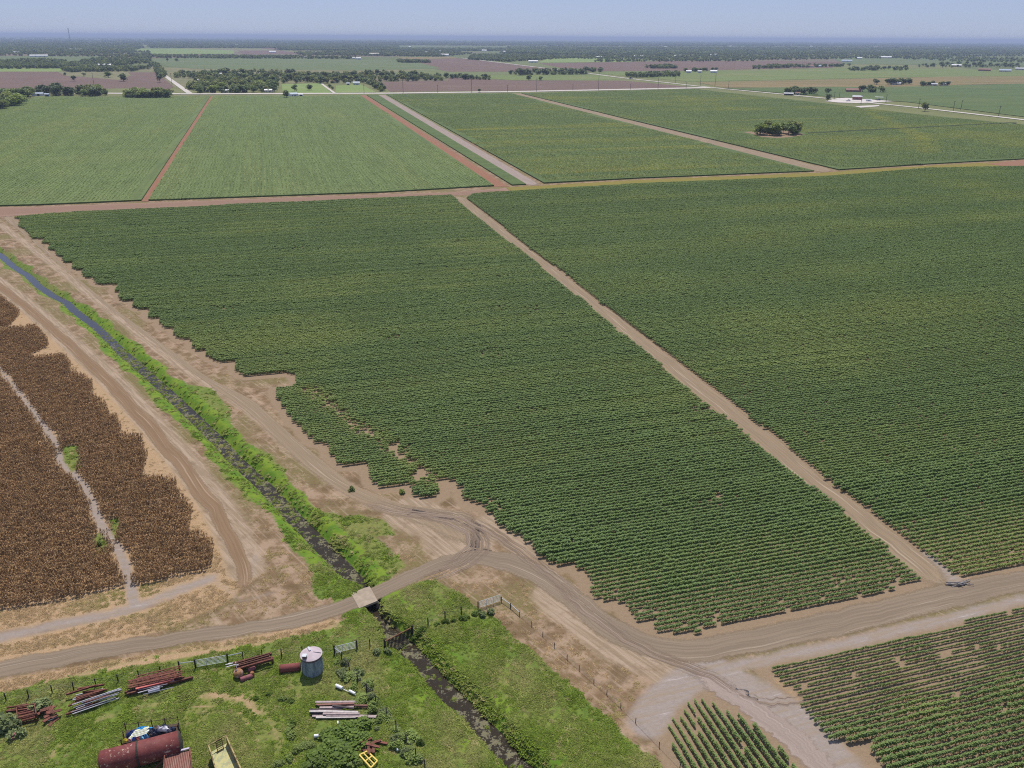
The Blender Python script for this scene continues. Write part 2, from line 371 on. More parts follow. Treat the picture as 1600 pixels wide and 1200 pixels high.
barec = m.mix(m.math('MULTIPLY', m.step(n_grain, .54, .70), .45), barec, (.15, .105, .068)); barec = m.mix(m.math('MULTIPLY', m.step(n_mid, .56, .68), .45), barec, (.18, .118, .068)); c = m.mix(zone('bare', .3, .7), c, barec)
greyc = m.mix(n_fine, (.33, .275, .24), (.21, .17, .145)); strk2 = m.noise(1.0, 5, .65, m.pos((.12, 1.3, 1), rz=-R(18))); greyc = m.mix(m.math('MULTIPLY', m.step(strk2, .45, .62), .7), greyc, (.26, .20, .14)); greyc = m.mix(m.math('MULTIPLY', m.step(strk2, .40, .30), .6), greyc, (.46, .41, .37))
c = m.mix(zone('grey', .30, .75, 1.0, m.math('ADD', m.math('MULTIPLY', n_mid, .6), m.math('MULTIPLY', strk2, .4))), c, greyc)
gr = m.mix(m.step(n_mid, .35, .65), (.095, .15, .024), (.155, .205, .034)); gr = m.mix(m.step(n_big, .46, .60), gr, (.18, .185, .05)); gr = m.mix(m.math('MULTIPLY', m.step(n_fine, .45, .62), .55), gr, (.075, .105, .022))
gr = m.mix(m.math('MULTIPLY', m.step(n_grain, .5, .75), .5), gr, (.085, .115, .025)); gr = m.mix(m.math('MULTIPLY', m.step(m.noise(.8, 5, .7), .62, .70), .7), gr, (.33, .27, .15))
lush = m.mix(m.step(n_mid, .38, .62), (.085, .165, .014), (.15, .215, .02))
gr = m.mix(zone('lush', .35, .65), gr, lush)
c = m.mix(zone('green', .4, .6, .55), c, gr)
c = m.mix(m.math('MULTIPLY', zone('straw', .45, .8, .5, n_mid), m.step(m.attr('green'), .3, .7)), c, straw)
c = m.mix(zone('mud', .4, .7, .5), c, (.095, .075, .05))
m.bump(m.math('ADD', m.math('MULTIPLY', n_fine, .6), m.math('MULTIPLY', n_grain, .35)), .7, .25)
ground = bpy.data.objects.new('ground', gm); COL.objects.link(ground); gm.materials.append(m.color(c))
tag(ground, 'dry tan and grassy farm ground reaching to the horizon', 'ground', kind='structure')

# ------------------------------------------------------------------ strips: roads, tracks, sheets on the ground
def strip(name, left, right, z, mat, label, cat='road', n=160, m_=14, wob=.25, kind='structure', zf=None):
    Lw, Rw = resample(W(left), n), resample(W(right), n)
    q = np.arange(n) * 1.0
    wl = lf(q, q * 0, 9, sum(map(ord, label)) % 97, 3) * wob; wr = lf(q, q * 0, 9, sum(map(ord, label)) % 89 + 5, 3) * wob
    D = Rw - Lw; D = D / np.maximum(np.hypot(*D.T), 1e-6)[:, None]; Lw = Lw + D * wl[:, None]; Rw = Rw + D * wr[:, None]
    u = np.linspace(0, 1, m_); V = Lw[:, None] * (1 - u)[None, :, None] + Rw[:, None] * u[None, :, None]
    along = np.r_[0, np.cumsum(np.hypot(*np.diff((Lw + Rw) / 2, axis=0).T))]
    width = np.hypot(*(Rw - Lw).T)
    me = bpy.data.meshes.new(name); vv = V.reshape(-1, 2); ii = np.arange(n * m_).reshape(n, m_)
    f = np.stack([ii[:-1, :-1], ii[:-1, 1:], ii[1:, 1:], ii[1:, :-1]], -1).reshape(-1, 4)
    zz = np.full(len(vv), z)
    me.from_pydata(np.c_[vv, zz].tolist(), [], f.tolist()); me.update()
    for nm, val in (('across', np.tile(u, n)), ('along', np.repeat(along, m_)), ('metres', (np.tile(u, n) - .5) * np.repeat(width, m_)), ('ends', np.repeat(np.clip(np.minimum(along, along[-1] - along) / 10, 0, 1), m_))):
        a = me.attributes.new(nm, 'FLOAT', 'POINT'); a.data.foreach_set('value', val.astype('f'))
    me.materials.append(mat); o = bpy.data.objects.new(name, me); COL.objects.link(o)
    if me.polygons[0].normal.z < 0: me.flip_normals()
    return tag(o, label, cat, kind=kind)
def road_mat(name, edge, mid, rut, pale, rutscale=2.2, rutamt=.55, fade=False, only=False):
    m = NT(name); ac, al, mt = m.attr('across'), m.attr('along'), m.attr('metres')
    cv = m.n('ShaderNodeCombineXYZ'); m.put(cv.inputs[0], m.math('MULTIPLY', mt, rutscale)); m.put(cv.inputs[1], m.math('MULTIPLY', al, .035))
    ruts = m.noise(1.0, 3, .5, cv.outputs[0], .15); fine = m.noise(2.2, 5, .65); grain = m.noise(9, 2, .6)
    e = m.math('MULTIPLY', m.math('MINIMUM', ac, m.math('SUBTRACT', 1.0, ac)), 2.0)
    e = m.math('MULTIPLY', e, m.attr('ends')); body = m.step(m.math('ADD', e, m.math('MULTIPLY', m.math('SUBTRACT', fine, .5), .5)), .05, .5)
    c = m.mix(body, edge, mid); c = m.mix(m.math('MULTIPLY', m.math('MULTIPLY', m.step(ruts, .40, .62), rutamt), body), c, rut)
    c = m.mix(m.math('MULTIPLY', m.math('MULTIPLY', m.step(ruts, .52, .70), rutamt), body), c, pale)
    c = m.mix(m.math('MULTIPLY', m.step(grain, .45, .72), .5), c, tuple(x * .62 for x in mid)); m.bump(m.math('ADD', ruts, m.math('MULTIPLY', fine, .5)), .5, .12)
    if fade or only:
        al_ = m.math('MULTIPLY', body, m.math('MULTIPLY', m.step(ruts, .44, .56), .85)) if only else m.step(m.math('ADD', e, m.math('MULTIPLY', m.math('SUBTRACT', fine, .5), .6)), .02, .30)
        tr = m.n('ShaderNodeBsdfTransparent'); mx = m.n('ShaderNodeMixShader'); m.put(mx.inputs[0], al_); m.t.links.new(tr.outputs[0], mx.inputs[1]); m.t.links.new(m.b.outputs[0], mx.inputs[2])
        m.t.links.new(mx.outputs[0], m.t.nodes['Material Output'].inputs['Surface'])
    return m.color(c)
M_ROAD = road_mat('packed_dirt', (.25, .188, .125), (.222, .17, .118), (.14, .108, .078), (.32, .252, .182), rutamt=.9, fade=True)
M_TRACK = road_mat('tan_track', (.31, .23, .148), (.25, .185, .118), (.17, .123, .08), (.40, .315, .22), 1.5, .85, True)
M_RED = road_mat('red_earth', (.24, .125, .075), (.25, .12, .07), (.20, .09, .055), (.30, .17, .11), .5)
M_PALE = road_mat('pale_gravel', (.33, .26, .215), (.29, .23, .195), (.22, .17, .14), (.37, .30, .26), 1.4, .8, True)
strip('dirt_road', ROAD_T, ROAD_B, .004, M_ROAD, 'wide curving dirt road with tyre ruts past the bridge', n=240, m_=24, wob=.35)
TL = [(705,305),(727,326),(767,359),(825,402),(880,450),(912,472),(955,512),(997,545),(1030,570),(1040,583),(1099,630),(1140,661),(1221,730),(1252,755),(1290,779),(1348,835),(1377,851),(1415,891),(1437,912),(1462,930)]
TR = [(728,308),(755,331),(787,355),(830,391),(867,416),(895,437),(942,477),(980,502),(1042,552),(1071,572),(1115,607),(1143,627),(1177,657),(1227,693),(1284,744),(1346,791),(1409,838),(1462,876),(1492,904),(1512,918)]
strip('field_track', TL, TR, .0, M_TRACK, 'long straight tan track between the two big green fields', 'track', wob=.4)
strip('field_track', [(0,338),(40,368),(98,418),(160,474),(230,528),(300,582),(380,640),(425,682),(470,726),(530,770),(590,802),(660,822),(690,845)],
      [(18,336),(60,378),(120,434),(185,487),(255,537),(325,590),(398,625),(450,672),(500,715),(560,760),(640,790),(745,800),(770,862)], .008, M_TRACK,
      'curving rutted track along the ragged edge of the green field', 'track', wob=.5)
strip('field_track', [(-60,398),(0,440),(60,486),(120,538),(180,592),(235,650),(290,715),(345,785),(375,840),(392,890),(400,925)],
      [(-60,410),(0,455),(50,495),(108,548),(160,600),(215,665),(272,735),(322,800),(350,850),(368,895),(372,935)], .006, road_mat('brown_track', (.27, .185, .115), (.215, .14, .08), (.15, .092, .05), (.36, .26, .175), 1.5, .8, True),
      'brown wheel track between the dry crop and the ditch', 'track', wob=.5)
strip('field_track', [(1085,1038),(1120,1050),(1180,1090),(1260,1145),(1310,1195),(1360,1260)], [(1060,1044),(1095,1075),(1150,1107),(1215,1160),(1260,1203),(1310,1260)], .012,
      M_PALE, 'grey rutted track between the two nearest crop patches', 'track', wob=.4)

M_RUT = road_mat('wheel_ruts', (.30, .215, .155), (.245, .18, .133), (.19, .138, .103), (.38, .295, .222), 2.6, .9, False, True)
for k, (ln, hw) in enumerate((([(560,782),(620,797),(680,806),(725,818),(752,838),(752,862),(725,882),(690,897),(640,915)], 2.2), ([(600,792),(660,800),(720,806),(770,832),(820,868),(870,905),(920,950)], 1.6),
        ([(640,800),(700,815),(735,832),(738,852),(715,872),(680,888)], 1.4), ([(860,905),(920,955),(980,1000),(1040,1030),(1110,1055),(1180,1098)], 1.5), ([(1250,1105),(1320,1085),(1400,1066),(1470,1050)], .7), ([(1130,1075),(1200,1098),(1260,1092),(1310,1078)], 1.0))):
    L_ = resample(W(ln), 60); d_ = np.gradient(L_, axis=0); d_ /= np.hypot(*d_.T)[:, None]; n_ = np.stack([-d_[:, 1], d_[:, 0]], 1)
    lw, rw_ = L_ - n_ * hw, L_ + n_ * hw; _W = W; W = lambda a, z=0.0: np.asarray(a)
    strip('wheel_track', lw, rw_, .016 + .003 * k, M_RUT, ('wheel ruts looping round the dirt junction', 'wheel ruts swinging from the field edge onto the road', 'inner loop of wheel ruts at the junction', 'wheel ruts along the inside of the road bend', 'single faint rut between the thin cotton rows', 'wheel ruts turning towards the thin cotton rows')[k], 'wheel ruts', n=80, wob=.25)
    W = _W

# ------------------------------------------------------------------ water in the ditch
m = NT('ditch_water'); m.b.inputs['Roughness'].default_value = .06; m.b.inputs['Specular IOR Level'].default_value = .6
scum = m.step(m.math('ADD', m.math('MULTIPLY', m.noise(.55, 6, .7), .65), m.math('MULTIPLY', m.noise(2.6, 4, .7), .35)), .515, .56)
nearw = m.n('ShaderNodeMapRange'); sp = m.n('ShaderNodeSeparateXYZ'); m.t.links.new(m.pos(), sp.inputs[0]); m.put(nearw.inputs[0], sp.outputs[1])
nearw.inputs[1].default_value = 235; nearw.inputs[2].default_value = 205
scum = m.math('MULTIPLY', scum, nearw.outputs[0])
m.put(m.b.inputs['Specular IOR Level'], m.math('MULTIPLY_ADD', nearw.outputs[0], -.42, .6)); m.color(m.mix(scum, (.032, .025, .015), m.mix(m.noise(5, 3), (.085, .085, .035), (.21, .185, .115))))
m.put(m.b.inputs['Roughness'], m.math('MULTIPLY_ADD', scum, .8, .06)); m.bump(m.noise(1.5, 2), .06, .05)
wl, wr = [], []
rs = resample(wD, 500); dv = np.gradient(rs, axis=0); dv /= np.hypot(*dv.T)[:, None]; nrm = np.stack([-dv[:, 1], dv[:, 0]], 1)
w_ = 2.6
mbw = MB()
for i in range(len(rs) - 1):
    a, b = rs[i] + nrm[i] * w_, rs[i + 1] + nrm[i + 1] * w_; c_, d_ = rs[i + 1] - nrm[i + 1] * w_, rs[i] - nrm[i] * w_
    mbw.poly([(*d_, WATER_Z), (*c_, WATER_Z), (*b, WATER_Z), (*a, WATER_Z)])
tag(mbw.build('water', m.mat), 'narrow dark ditch water with floating scum', 'water', kind='structure')

# ------------------------------------------------------------------ distant fields: raised crop sheets and ploughland
def crop_far_mat(name, base, alt, yellow, rowdir, pass_w=9.0):
    m = NT(name); along = m.pos((1, 1, 1), rz=-rowdir)
    st = m.noise(1.0, 3, .6, m.pos((1 / 260, 1 / pass_w, 1), rz=-rowdir)); st2 = m.noise(1.0, 2, .5, m.pos((1 / 90, 1 / 2.2, 1), rz=-rowdir))
    big = m.noise(.006, 4, .6); fine = m.noise(.35, 4, .7)
    c = m.mix(m.step(st, .35, .65), base, alt); c = m.mix(m.math('MULTIPLY', m.step(st2, .42, .62), .5), c, tuple(x * .62 for x in base))
    c = m.mix(m.math('MULTIPLY', m.step(big, .5, .68), .55), c, yellow); c = m.mix(m.math('MULTIPLY', m.step(fine, .45, .7), .45), c, tuple(x * .6 for x in base))
    m.bump(m.math('ADD', fine, st2), .9, .8); return m.color(c)
def sheet(name, poly, z, mat, label, cat='field', wall=False, kind='structure'):
    w = W(poly); n = len(w); mb = MB()
    top = [(x, y, z) for x, y in w]
    area = sum(w[i][0] * w[(i + 1) % n][1] - w[(i + 1) % n][0] * w[i][1] for i in range(n))
    if area < 0: top = top[::-1]
    mb.poly(top)
    if wall:
        for i in range(n):
            a, b = top[i], top[(i + 1) % n]; mb.poly([(a[0], a[1], 0.0), (b[0], b[1], 0.0), b, a])
    return tag(mb.build(name, mat), label, cat, kind=kind)
HA = R(90 - (-15.2))                                 # math angle of the other field direction
M_CF1 = crop_far_mat('far_cotton_canopy', (.105, .148, .048), (.125, .17, .056), (.15, .175, .06), HA)
M_CF2 = crop_far_mat('far_cotton_canopy_cross_rows', (.085, .125, .038), (.10, .145, .044), (.125, .145, .042), R(90) - HB, 14)
M_PLOUGH = crop_far_mat('ploughed_earth', (.15, .097, .075), (.17, .113, .09), (.18, .122, .092), R(90) - HB, 12)
M_PAST = crop_far_mat('pasture', (.14, .18, .05), (.16, .20, .06), (.20, .19, .075), R(90) - HB, 40)
M_LIGHT = crop_far_mat('bright_pasture', (.18, .25, .07), (.2, .27, .08), (.22, .25, .09), R(90) - HB, 40)
M_PGREEN = crop_far_mat('grey_green_crop', (.115, .155, .062), (.13, .165, .068), (.16, .165, .08), R(90) - HB, 30)
M_DRYF = crop_far_mat('dry_pasture', (.19, .145, .06), (.25, .19, .085), (.14, .15, .045), R(90) - HB, 25)
sheet('crop_field', [(-60,182),(0,168),(60,152),(100,151),(180,153),(329,150.5),(221,314),(60,321),(-60,324)], .75, M_CF1, 'green field left of the red track beyond the near fields', wall=True)
sheet('crop_field', [(334,150.5),(440,150),(450,151.5),(478,151),(562,149),(772,291),(600,301),(232,314)], .75, M_CF1, 'green field between the two red earth tracks', wall=True)
sheet('crop_field', [(573,149),(590,148.5),(822,289),(800,290)], .7, M_CF2, 'thin green strip between red track and grey track', wall=True)
sheet('crop_field', [(604,148),(800,146.5),(1272,268),(1000,279),(850,287)], .75, M_CF2, 'green field between grey track and tan diagonal track', wall=True)
sheet('crop_field', [(815,146.5),(1085,139.5),(1250,158),(1420,178),(1600,196),(1800,218),(1800,236),(1600,249),(1450,257),(1310,266)], .75, M_CF2, 'green field with the bush island beside the pale highway', wall=True)
sheet('crop_field', [(1130,138),(1300,136),(1400,137),(1490,134),(1600,131),(1800,129),(1800,186),(1700,196),(1600,183),(1420,160),(1250,148)], .6, M_CF2, 'green field beyond the pale highway around the yard', wall=True)
strip('field_track', [(329,150.3),(221,315)], [(334,150.3),(233,315)], .10, M_RED, 'narrow red earth track between far fields', 'track', n=80, wob=.2)
strip('field_track', [(561,149),(771,292)], [(572,149),(795,292)], .10, M_RED, 'red earth track beside the grey track', 'track', n=80, wob=.2)
strip('field_track', [(590,148.3),(822,290)], [(602,148),(848,290)], .10, M_PALE, 'pale grey track running to the tree line', 'track', n=80, wob=.5)
strip('field_track', [(800,146.3),(1283,271)], [(815,146.3),(1310,267)], .10, M_TRACK, 'tan diagonal track between far green fields', 'track', n=80, wob=.8)
strip('field_track', [(-40,323),(30,324),(230,317),(500,307),(700,301),(790,294)], [(-40,343),(25,337),(230,326),(500,314),(705,306),(800,300)], .06, road_mat('reddish_track', (.26, .165, .115), (.235, .145, .10), (.17, .10, .07), (.30, .20, .14), 1.0), 'reddish cross track along the top of the near field', 'track', n=120, wob=.5)
strip('grass_verge', [(790,293),(1000,281),(1280,270),(1450,259),(1600,251),(1760,240)], [(800,300),(1000,288),(1290,276),(1450,264),(1600,259),(1760,250)], .05, road_mat('yellow_weeds', (.19, .15, .035), (.21, .17, .03), (.13, .12, .03), (.24, .20, .05), .5), 'yellow weedy verge between the far fields', 'verge', n=120, wob=.8)
sheet('bare_patch', [(1540,256),(1600,250),(1760,240),(1760,262),(1600,264)], .10, M_RED, 'reddish bare patch at the right field corner', 'bare ground')
P_ = [
 ('ploughed_field', [(-60,113),(0,112),(90,112),(100,118),(140,121),(185,125),(205,118),(200,113),(245,113),(272,136),(265,139),(190,138),(30,140),(-60,140)], M_PLOUGH, 'dark brown ploughed field left of the straight road'),
 ('ploughed_field', [(588,128.5),(700,126),(702,120),(740,123),(800,126),(975,126),(1085,136.5),(900,141),(610,143.5)], M_PLOUGH, 'reddish ploughed field behind the main road poles'),
 ('ploughed_field', [(636,98),(672,92),(715,91),(800,100),(880,109),(850,112),(700,112),(676,107)], M_PLOUGH, 'far ploughed field beside the diagonal highway'),
 ('ploughed_field', [(842,99),(960,97),(1080,95),(1220,95.5),(1320,97),(1300,106),(1180,108),(1060,111),(900,111)], M_PLOUGH, 'long far ploughed field right of the highway'),
 ('ploughed_field', [(372,79),(440,79),(470,84),(380,85)], M_PLOUGH, 'small remote ploughed field by the white shed'),
 ('ploughed_field', [(395,74),(560,73),(640,76),(560,78),(430,78)], M_PLOUGH, 'remotest brown strip of ploughed land'),
 ('pasture', [(232,92),(330,89),(445,92),(640,94),(690,107),(560,110),(420,109),(300,107),(262,104)], M_PGREEN, 'broad grey green field behind the tree belt'),
 ('pasture', [(206,76),(290,76),(365,79),(366,84),(235,84.5)], M_LIGHT, 'bright green far pasture right of the straight road'),
 ('pasture', [(-60,89),(60,87.5),(158,88),(165,95),(110,96),(-60,97)], M_PGREEN, 'flat green pasture behind the long shed'),
 ('pasture', [(-60,107),(100,107),(95,112),(-60,112)], M_LIGHT, 'narrow pale green strip above the ploughed field'),
 ('pasture', [(440,132),(502,130),(518,145.5),(442,145.5)], M_LIGHT, 'bright mown paddock with round trees'),
 ('pasture', [(525,134),(562,131),(588,144.5),(524,145)], M_LIGHT, 'bright mown paddock by the blue roofed house'),
 ('pasture', [(700,119),(800,117),(940,117),(970,125),(800,125.5),(735,121)], M_PAST, 'thin pale pasture behind the reddish ploughland'),
 ('pasture', [(925,114),(1060,112),(1180,111),(1330,106),(1600,110),(1800,112),(1800,120),(1600,119),(1400,121),(1120,127),(1080,128)], M_PAST, 'wide pale green pasture at the right'),
 ('dry_pasture', [(1090,129),(1300,124.5),(1500,119.5),(1800,118),(1800,128),(1600,131),(1480,133),(1330,137),(1130,137)], M_DRYF, 'tan and rusty dry pasture at the right'),
 ('pasture', [(1300,91),(1500,89),(1620,93),(1600,103),(1420,101),(1320,100)], M_PGREEN, 'far olive pasture near the long white shed'),
 ('pasture', [(1290,143),(1330,142.5),(1400,144.5),(1360,147.5),(1310,147.5)], M_PAST, 'mown grass plot before the brown roofed house'),
 ('pasture', [(860,90),(980,91),(985,97),(840,98)], M_LIGHT, 'small far bright pasture by the dark wood'),
 ('pasture', [(450,70),(640,69),(660,74),(480,75)], M_PGREEN, 'remote hazy green field'),
 ('pasture', [(620,90),(700,88.5),(720,91),(672,92.5),(640,94)], M_DRYF, 'remote yellowish stubble field'),
 ('gravel_yard', [(1288,158.5),(1310,153.5),(1345,152.5),(1385,154.5),(1408,157.5),(1350,161.5),(1310,160.5)], mat_plain('white_caliche', (.52, .47, .43), .9, .1, .05), 'white gravel yard beside the pale highway'),
 ('gravel_yard', [(1335,166.5),(1350,165.5),(1375,164.5),(1372,166.5),(1345,168.5)], mat_plain('white_caliche_small', (.5, .45, .41), .9, .1, .05), 'small white gravel pull-off in the crop'),
]
for k, (nm, poly, mat, lab) in enumerate(P_): sheet(nm, poly, .10 + .012 * k, mat, lab, nm.replace('_', ' '))
M_PAVE = mat_plain('pale_asphalt', (.47, .43, .38), .9, .12, .05)
def px_road(line, wpx, z, label, wob=0.0):
    L_ = np.array(line, float); a = [(x, y - w) for (x, y), w in zip(line, wpx)]; b = [(x, y + w) for (x, y), w in zip(line, wpx)]
    strip('road', a, b, z, M_PAVE, label, n=60, m_=3, wob=0)
px_road([(-60,147),(160,146),(300,147),(600,146),(800,143.5),(1000,139.5),(1110,137)], [.8] * 7, .42, 'pale road running straight across behind the far fields')
def ground_road(line, half, z, label):
    L_ = resample(W(line), 40); d = np.gradient(L_, axis=0); d /= np.hypot(*d.T)[:, None]; nn = np.stack([-d[:, 1], d[:, 0]], 1); mb = MB()
    for i in range(39): mb.poly([(*(L_[i] - nn[i] * half), z), (*(L_[i + 1] - nn[i + 1] * half), z), (*(L_[i + 1] + nn[i + 1] * half), z), (*(L_[i] + nn[i] * half), z)])
    return tag(mb.build('road', M_PAVE), label, 'road', kind='structure')
ground_road([(1800,214),(1600,187.5),(1430,168),(1250,150),(1110,137),(1020,127),(970,121.5),(925,115.5),(850,106.5),(800,100.3),(720,90.5)], 4.6, .44, 'pale diagonal highway crossing to the horizon')
ground_road([(297,146.5),(272,129),(256,117),(232,98),(206,78.5),(191,67.5)], 4.2, .46, 'pale straight road running away at the left')
ground_road([(523,146),(505,133),(500,128)], 2.2, .45, 'short pale lane through the mown paddock')

# ------------------------------------------------------------------ plant meshes that are scattered over fields (kept outside the scene, used as instances)
def pool(name, meshes):
    c = bpy.data.collections.new(name)
    for i, me in enumerate(meshes): o = bpy.data.objects.new(me.name, me); c.objects.link(o)
    return c
def scatter(name, xyz, rotz, scl, tint, source, label, cat, nvar):
    me = bpy.data.meshes.new(name); n = len(xyz); me.vertices.add(n); me.vertices.foreach_set('co', np.asarray(xyz, 'f').ravel())
    rot = np.zeros((n, 3), 'f'); rot[:, 2] = rotz
    for nm, typ, val, key in (('rot', 'FLOAT_VECTOR', rot, 'vector'), ('scl', 'FLOAT_VECTOR', np.asarray(scl, 'f'), 'vector'), ('tint', 'FLOAT', np.asarray(tint, 'f'), 'value'),
                              ('pick', 'INT', np.random.default_rng(3).integers(0, nvar, n).astype('i'), 'value')):
        a = me.attributes.new(nm, typ, 'POINT'); a.data.foreach_set(key, val.ravel())
    o = bpy.data.objects.new(name, me); COL.objects.link(o)
    ng = bpy.data.node_groups.new(name + '_scatter', 'GeometryNodeTree')
    ng.interface.new_socket('Geometry', in_out='INPUT', socket_type='NodeSocketGeometry'); ng.interface.new_socket('Geometry', in_out='OUTPUT', socket_type='NodeSocketGeometry')
    gi, go = ng.nodes.new('NodeGroupInput'), ng.nodes.new('NodeGroupOutput'); ip = ng.nodes.new('GeometryNodeInstanceOnPoints'); ci = ng.nodes.new('GeometryNodeCollectionInfo')
    ci.inputs['Collection'].default_value = source; ci.inputs['Separate Children'].default_value = True; ci.inputs['Reset Children'].default_value = True
    ip.inputs['Pick Instance'].default_value = True
    def at_(nm, typ):
        x = ng.nodes.new('GeometryNodeInputNamedAttribute'); x.data_type = typ; x.inputs[0].default_value = nm
        return [s for s in x.outputs if s.enabled and s.name == 'Attribute'][0]
    L = ng.links.new
    L(gi.outputs[0], ip.inputs['Points']); L(ci.outputs[0], ip.inputs['Instance']); L(at_('pick', 'INT'), ip.inputs['Instance Index'])
    L(at_('rot', 'FLOAT_VECTOR'), ip.inputs['Rotation']); L(at_('scl', 'FLOAT_VECTOR'), ip.inputs['Scale']); L(ip.outputs[0], go.inputs[0])
    md = o.modifiers.new('scatter', 'NODES'); md.node_group = ng
    return tag(o, label, cat, kind='stuff')

M_COTTON = mat_leaf('cotton_leaf', (.125, .205, .058), (.265, .36, .112), (.35, .40, .105), .4, .16)
def cotton_mesh(seed):
    rs = random.Random(seed); mb = MB()
    for k in range(5):
        cx = -.4 + .2 * k + rs.uniform(-.06, .06); cy = rs.uniform(-.035, .035); h = rs.uniform(.80, 1.0); r = rs.uniform(.31, .38)
        mb.tube((cx, cy, 0), (cx, cy, h * .8), .015, 3)
        for i in range(28):
            t = rs.random() ** .5; rr = r * (1.05 - .55 * t) * math.sqrt(rs.random()); a = rs.uniform(0, 6.283)
            mb.leaf((cx + rr * math.cos(a), cy + rr * math.sin(a), h * (.25 + .75 * t)), .19, .23, rs, .35)
    return mb.mesh('cotton_plant', M_COTTON)
COTTON = pool('cotton_plants', [cotton_mesh(i) for i in range(8)])
def row_points(poly, u_dir, spacing, step, seed, jit=.018):
    rg = np.random.default_rng(seed); u_dir = np.asarray(u_dir); v_dir = np.array([-u_dir[1], u_dir[0]])
    uu, vv = poly @ u_dir, poly @ v_dir
    U, V = np.meshgrid(np.arange(uu.min(), uu.max(), step), np.arange(vv.min(), vv.max(), spacing))
    U = U + rg.uniform(-.1, .1, U.shape) * step; V = V + rg.normal(0, jit, V.shape)
    p = U.ravel()[:, None] * u_dir + V.ravel()[:, None] * v_dir
    return p[inside(p, poly)]
def cotton_field(poly, u_dir, label, seed, keep, size, tintf, name='cotton_field', spacing=.98, wide=1.0):
    rg = np.random.default_rng(seed); p = row_points(poly, u_dir, spacing, .98, seed)
    p = p[rg.random(len(p)) < keep(p)]; n = len(p); s = size(p) * rg.uniform(.95, 1.06, n)
    ang = math.atan2(u_dir[1], u_dir[0]) + np.where(rg.random(n) < .5, math.pi, 0) + rg.normal(0, .03, n)
    wd = wide(p) if callable(wide) else wide * (1 + (.2 * np.clip((p[:, 1] - 130) / 200, 0, 1) if wide == 1.0 else 0))
    sc = np.stack([np.maximum(s, 1.0), s * wd, s * rg.uniform(.93, 1.07, n)], 1)
    return scatter(name, np.c_[p, np.full(n, -.02)], ang, sc, np.clip(tintf(p), 0, 1), COTTON, label, 'crop', 8)
weak = W([(478,610),(500,622),(527,645),(560,672),(602,692),(640,725),(665,748),(690,765)])
corner = W([(940,945),(1040,1000),(1437,918)])
def keep1(p):
    d = d_line(p, weak); k = np.clip(.35 + d / 2.6 * .65 + .5 * lf(p[:, 0], p[:, 1], 9, 77), .1, 1)
    e = d_line(p, corner); return k * np.clip(.86 + e / 60, .6, 1) * np.where(lf(p[:, 0], p[:, 1], 30, 12) > .8, .8, 1)
def streak(p, sd, sc): return lf((p @ UB) / 70, p @ VB, sc, sd)          # drill passes differ a little from row to row
def size1(p): return (1 + .09 * streak(p, 91, 7)) * (1.0 + .10 * lf(p[:, 0], p[:, 1], 60, 21)) * np.clip(.74 + d_line(p, corner) / 45, .74, 1.08)
cotton_field(wF1, UB, 'big ragged-edged field of dark green cotton rows beside the ditch', 11, keep1, size1,
             lambda p: .08 + .30 * streak(p, 92, 11) + .26 * np.clip(lf(p[:, 0], p[:, 1], 120, 31), -.2, 1) + .5 * np.clip(1 - d_line(p, weak) / 4, 0, 1))
redge = W([(1512,902),(1600,887),(1800,842)])
cotton_field(wF2, UB, 'wide field of dark green cotton rows right of the straight track', 12, lambda p: np.ones(len(p)) * .985,
             lambda p: (1 + .09 * streak(p, 94, 7)) * (1.0 + .10 * lf(p[:, 0], p[:, 1], 70, 22)) * np.clip(.80 + d_line(p, redge) / 60, .8, 1.05),
             lambda p: .12 + .30 * streak(p, 93, 12) + .28 * np.clip(lf(p[:, 0], p[:, 1], 140, 32), -.2, 1) + .12 * np.clip(1 - d_line(p, redge) / 40, 0, 1))
def frac4(p):
    t = (p - wF4[0]) @ (-VB); return np.clip((t - 9) / 3, 0, 1)      # rows further from the road grow thicker
hole4 = pt(1500, 1032)
cotton_field(wF4, UB, 'near patch of separate thin and thick cotton rows at the lower right', 13,
             lambda p: (.975 + .015 * frac4(p)) * np.where(np.hypot(p[:, 0] - hole4.x, p[:, 1] - hole4.y) < 3.2, .88, 1),
             lambda p: (.60 + .38 * frac4(p)) * np.where(np.hypot(p[:, 0] - hole4.x, p[:, 1] - hole4.y) < 3.2, .75, 1) * (1 + .22 * lf(p[:, 0], p[:, 1], 14, 23)), lambda p: .12 + .3 * np.clip(lf(p[:, 0], p[:, 1], 20, 33), 0, 1), wide=lambda p: .70 + .14 * frac4(p))
cotton_field(wF5, -VB, 'smallest near patch of cotton rows running away from the road', 14, lambda p: np.where(d_line(p, W([(1050,1150),(1062,1105),(1150,1125)])) < 5, .93, .985),
             lambda p: np.clip(.55 + d_line(p, W([(1046,1150),(1062,1105),(1090,1093)])) / 22, .5, .98) * (1 + .15 * lf(p[:, 0], p[:, 1], 12, 24)), lambda p: .15 + .2 * lf(p[:, 0], p[:, 1], 15, 34), spacing=1.02, wide=.85)

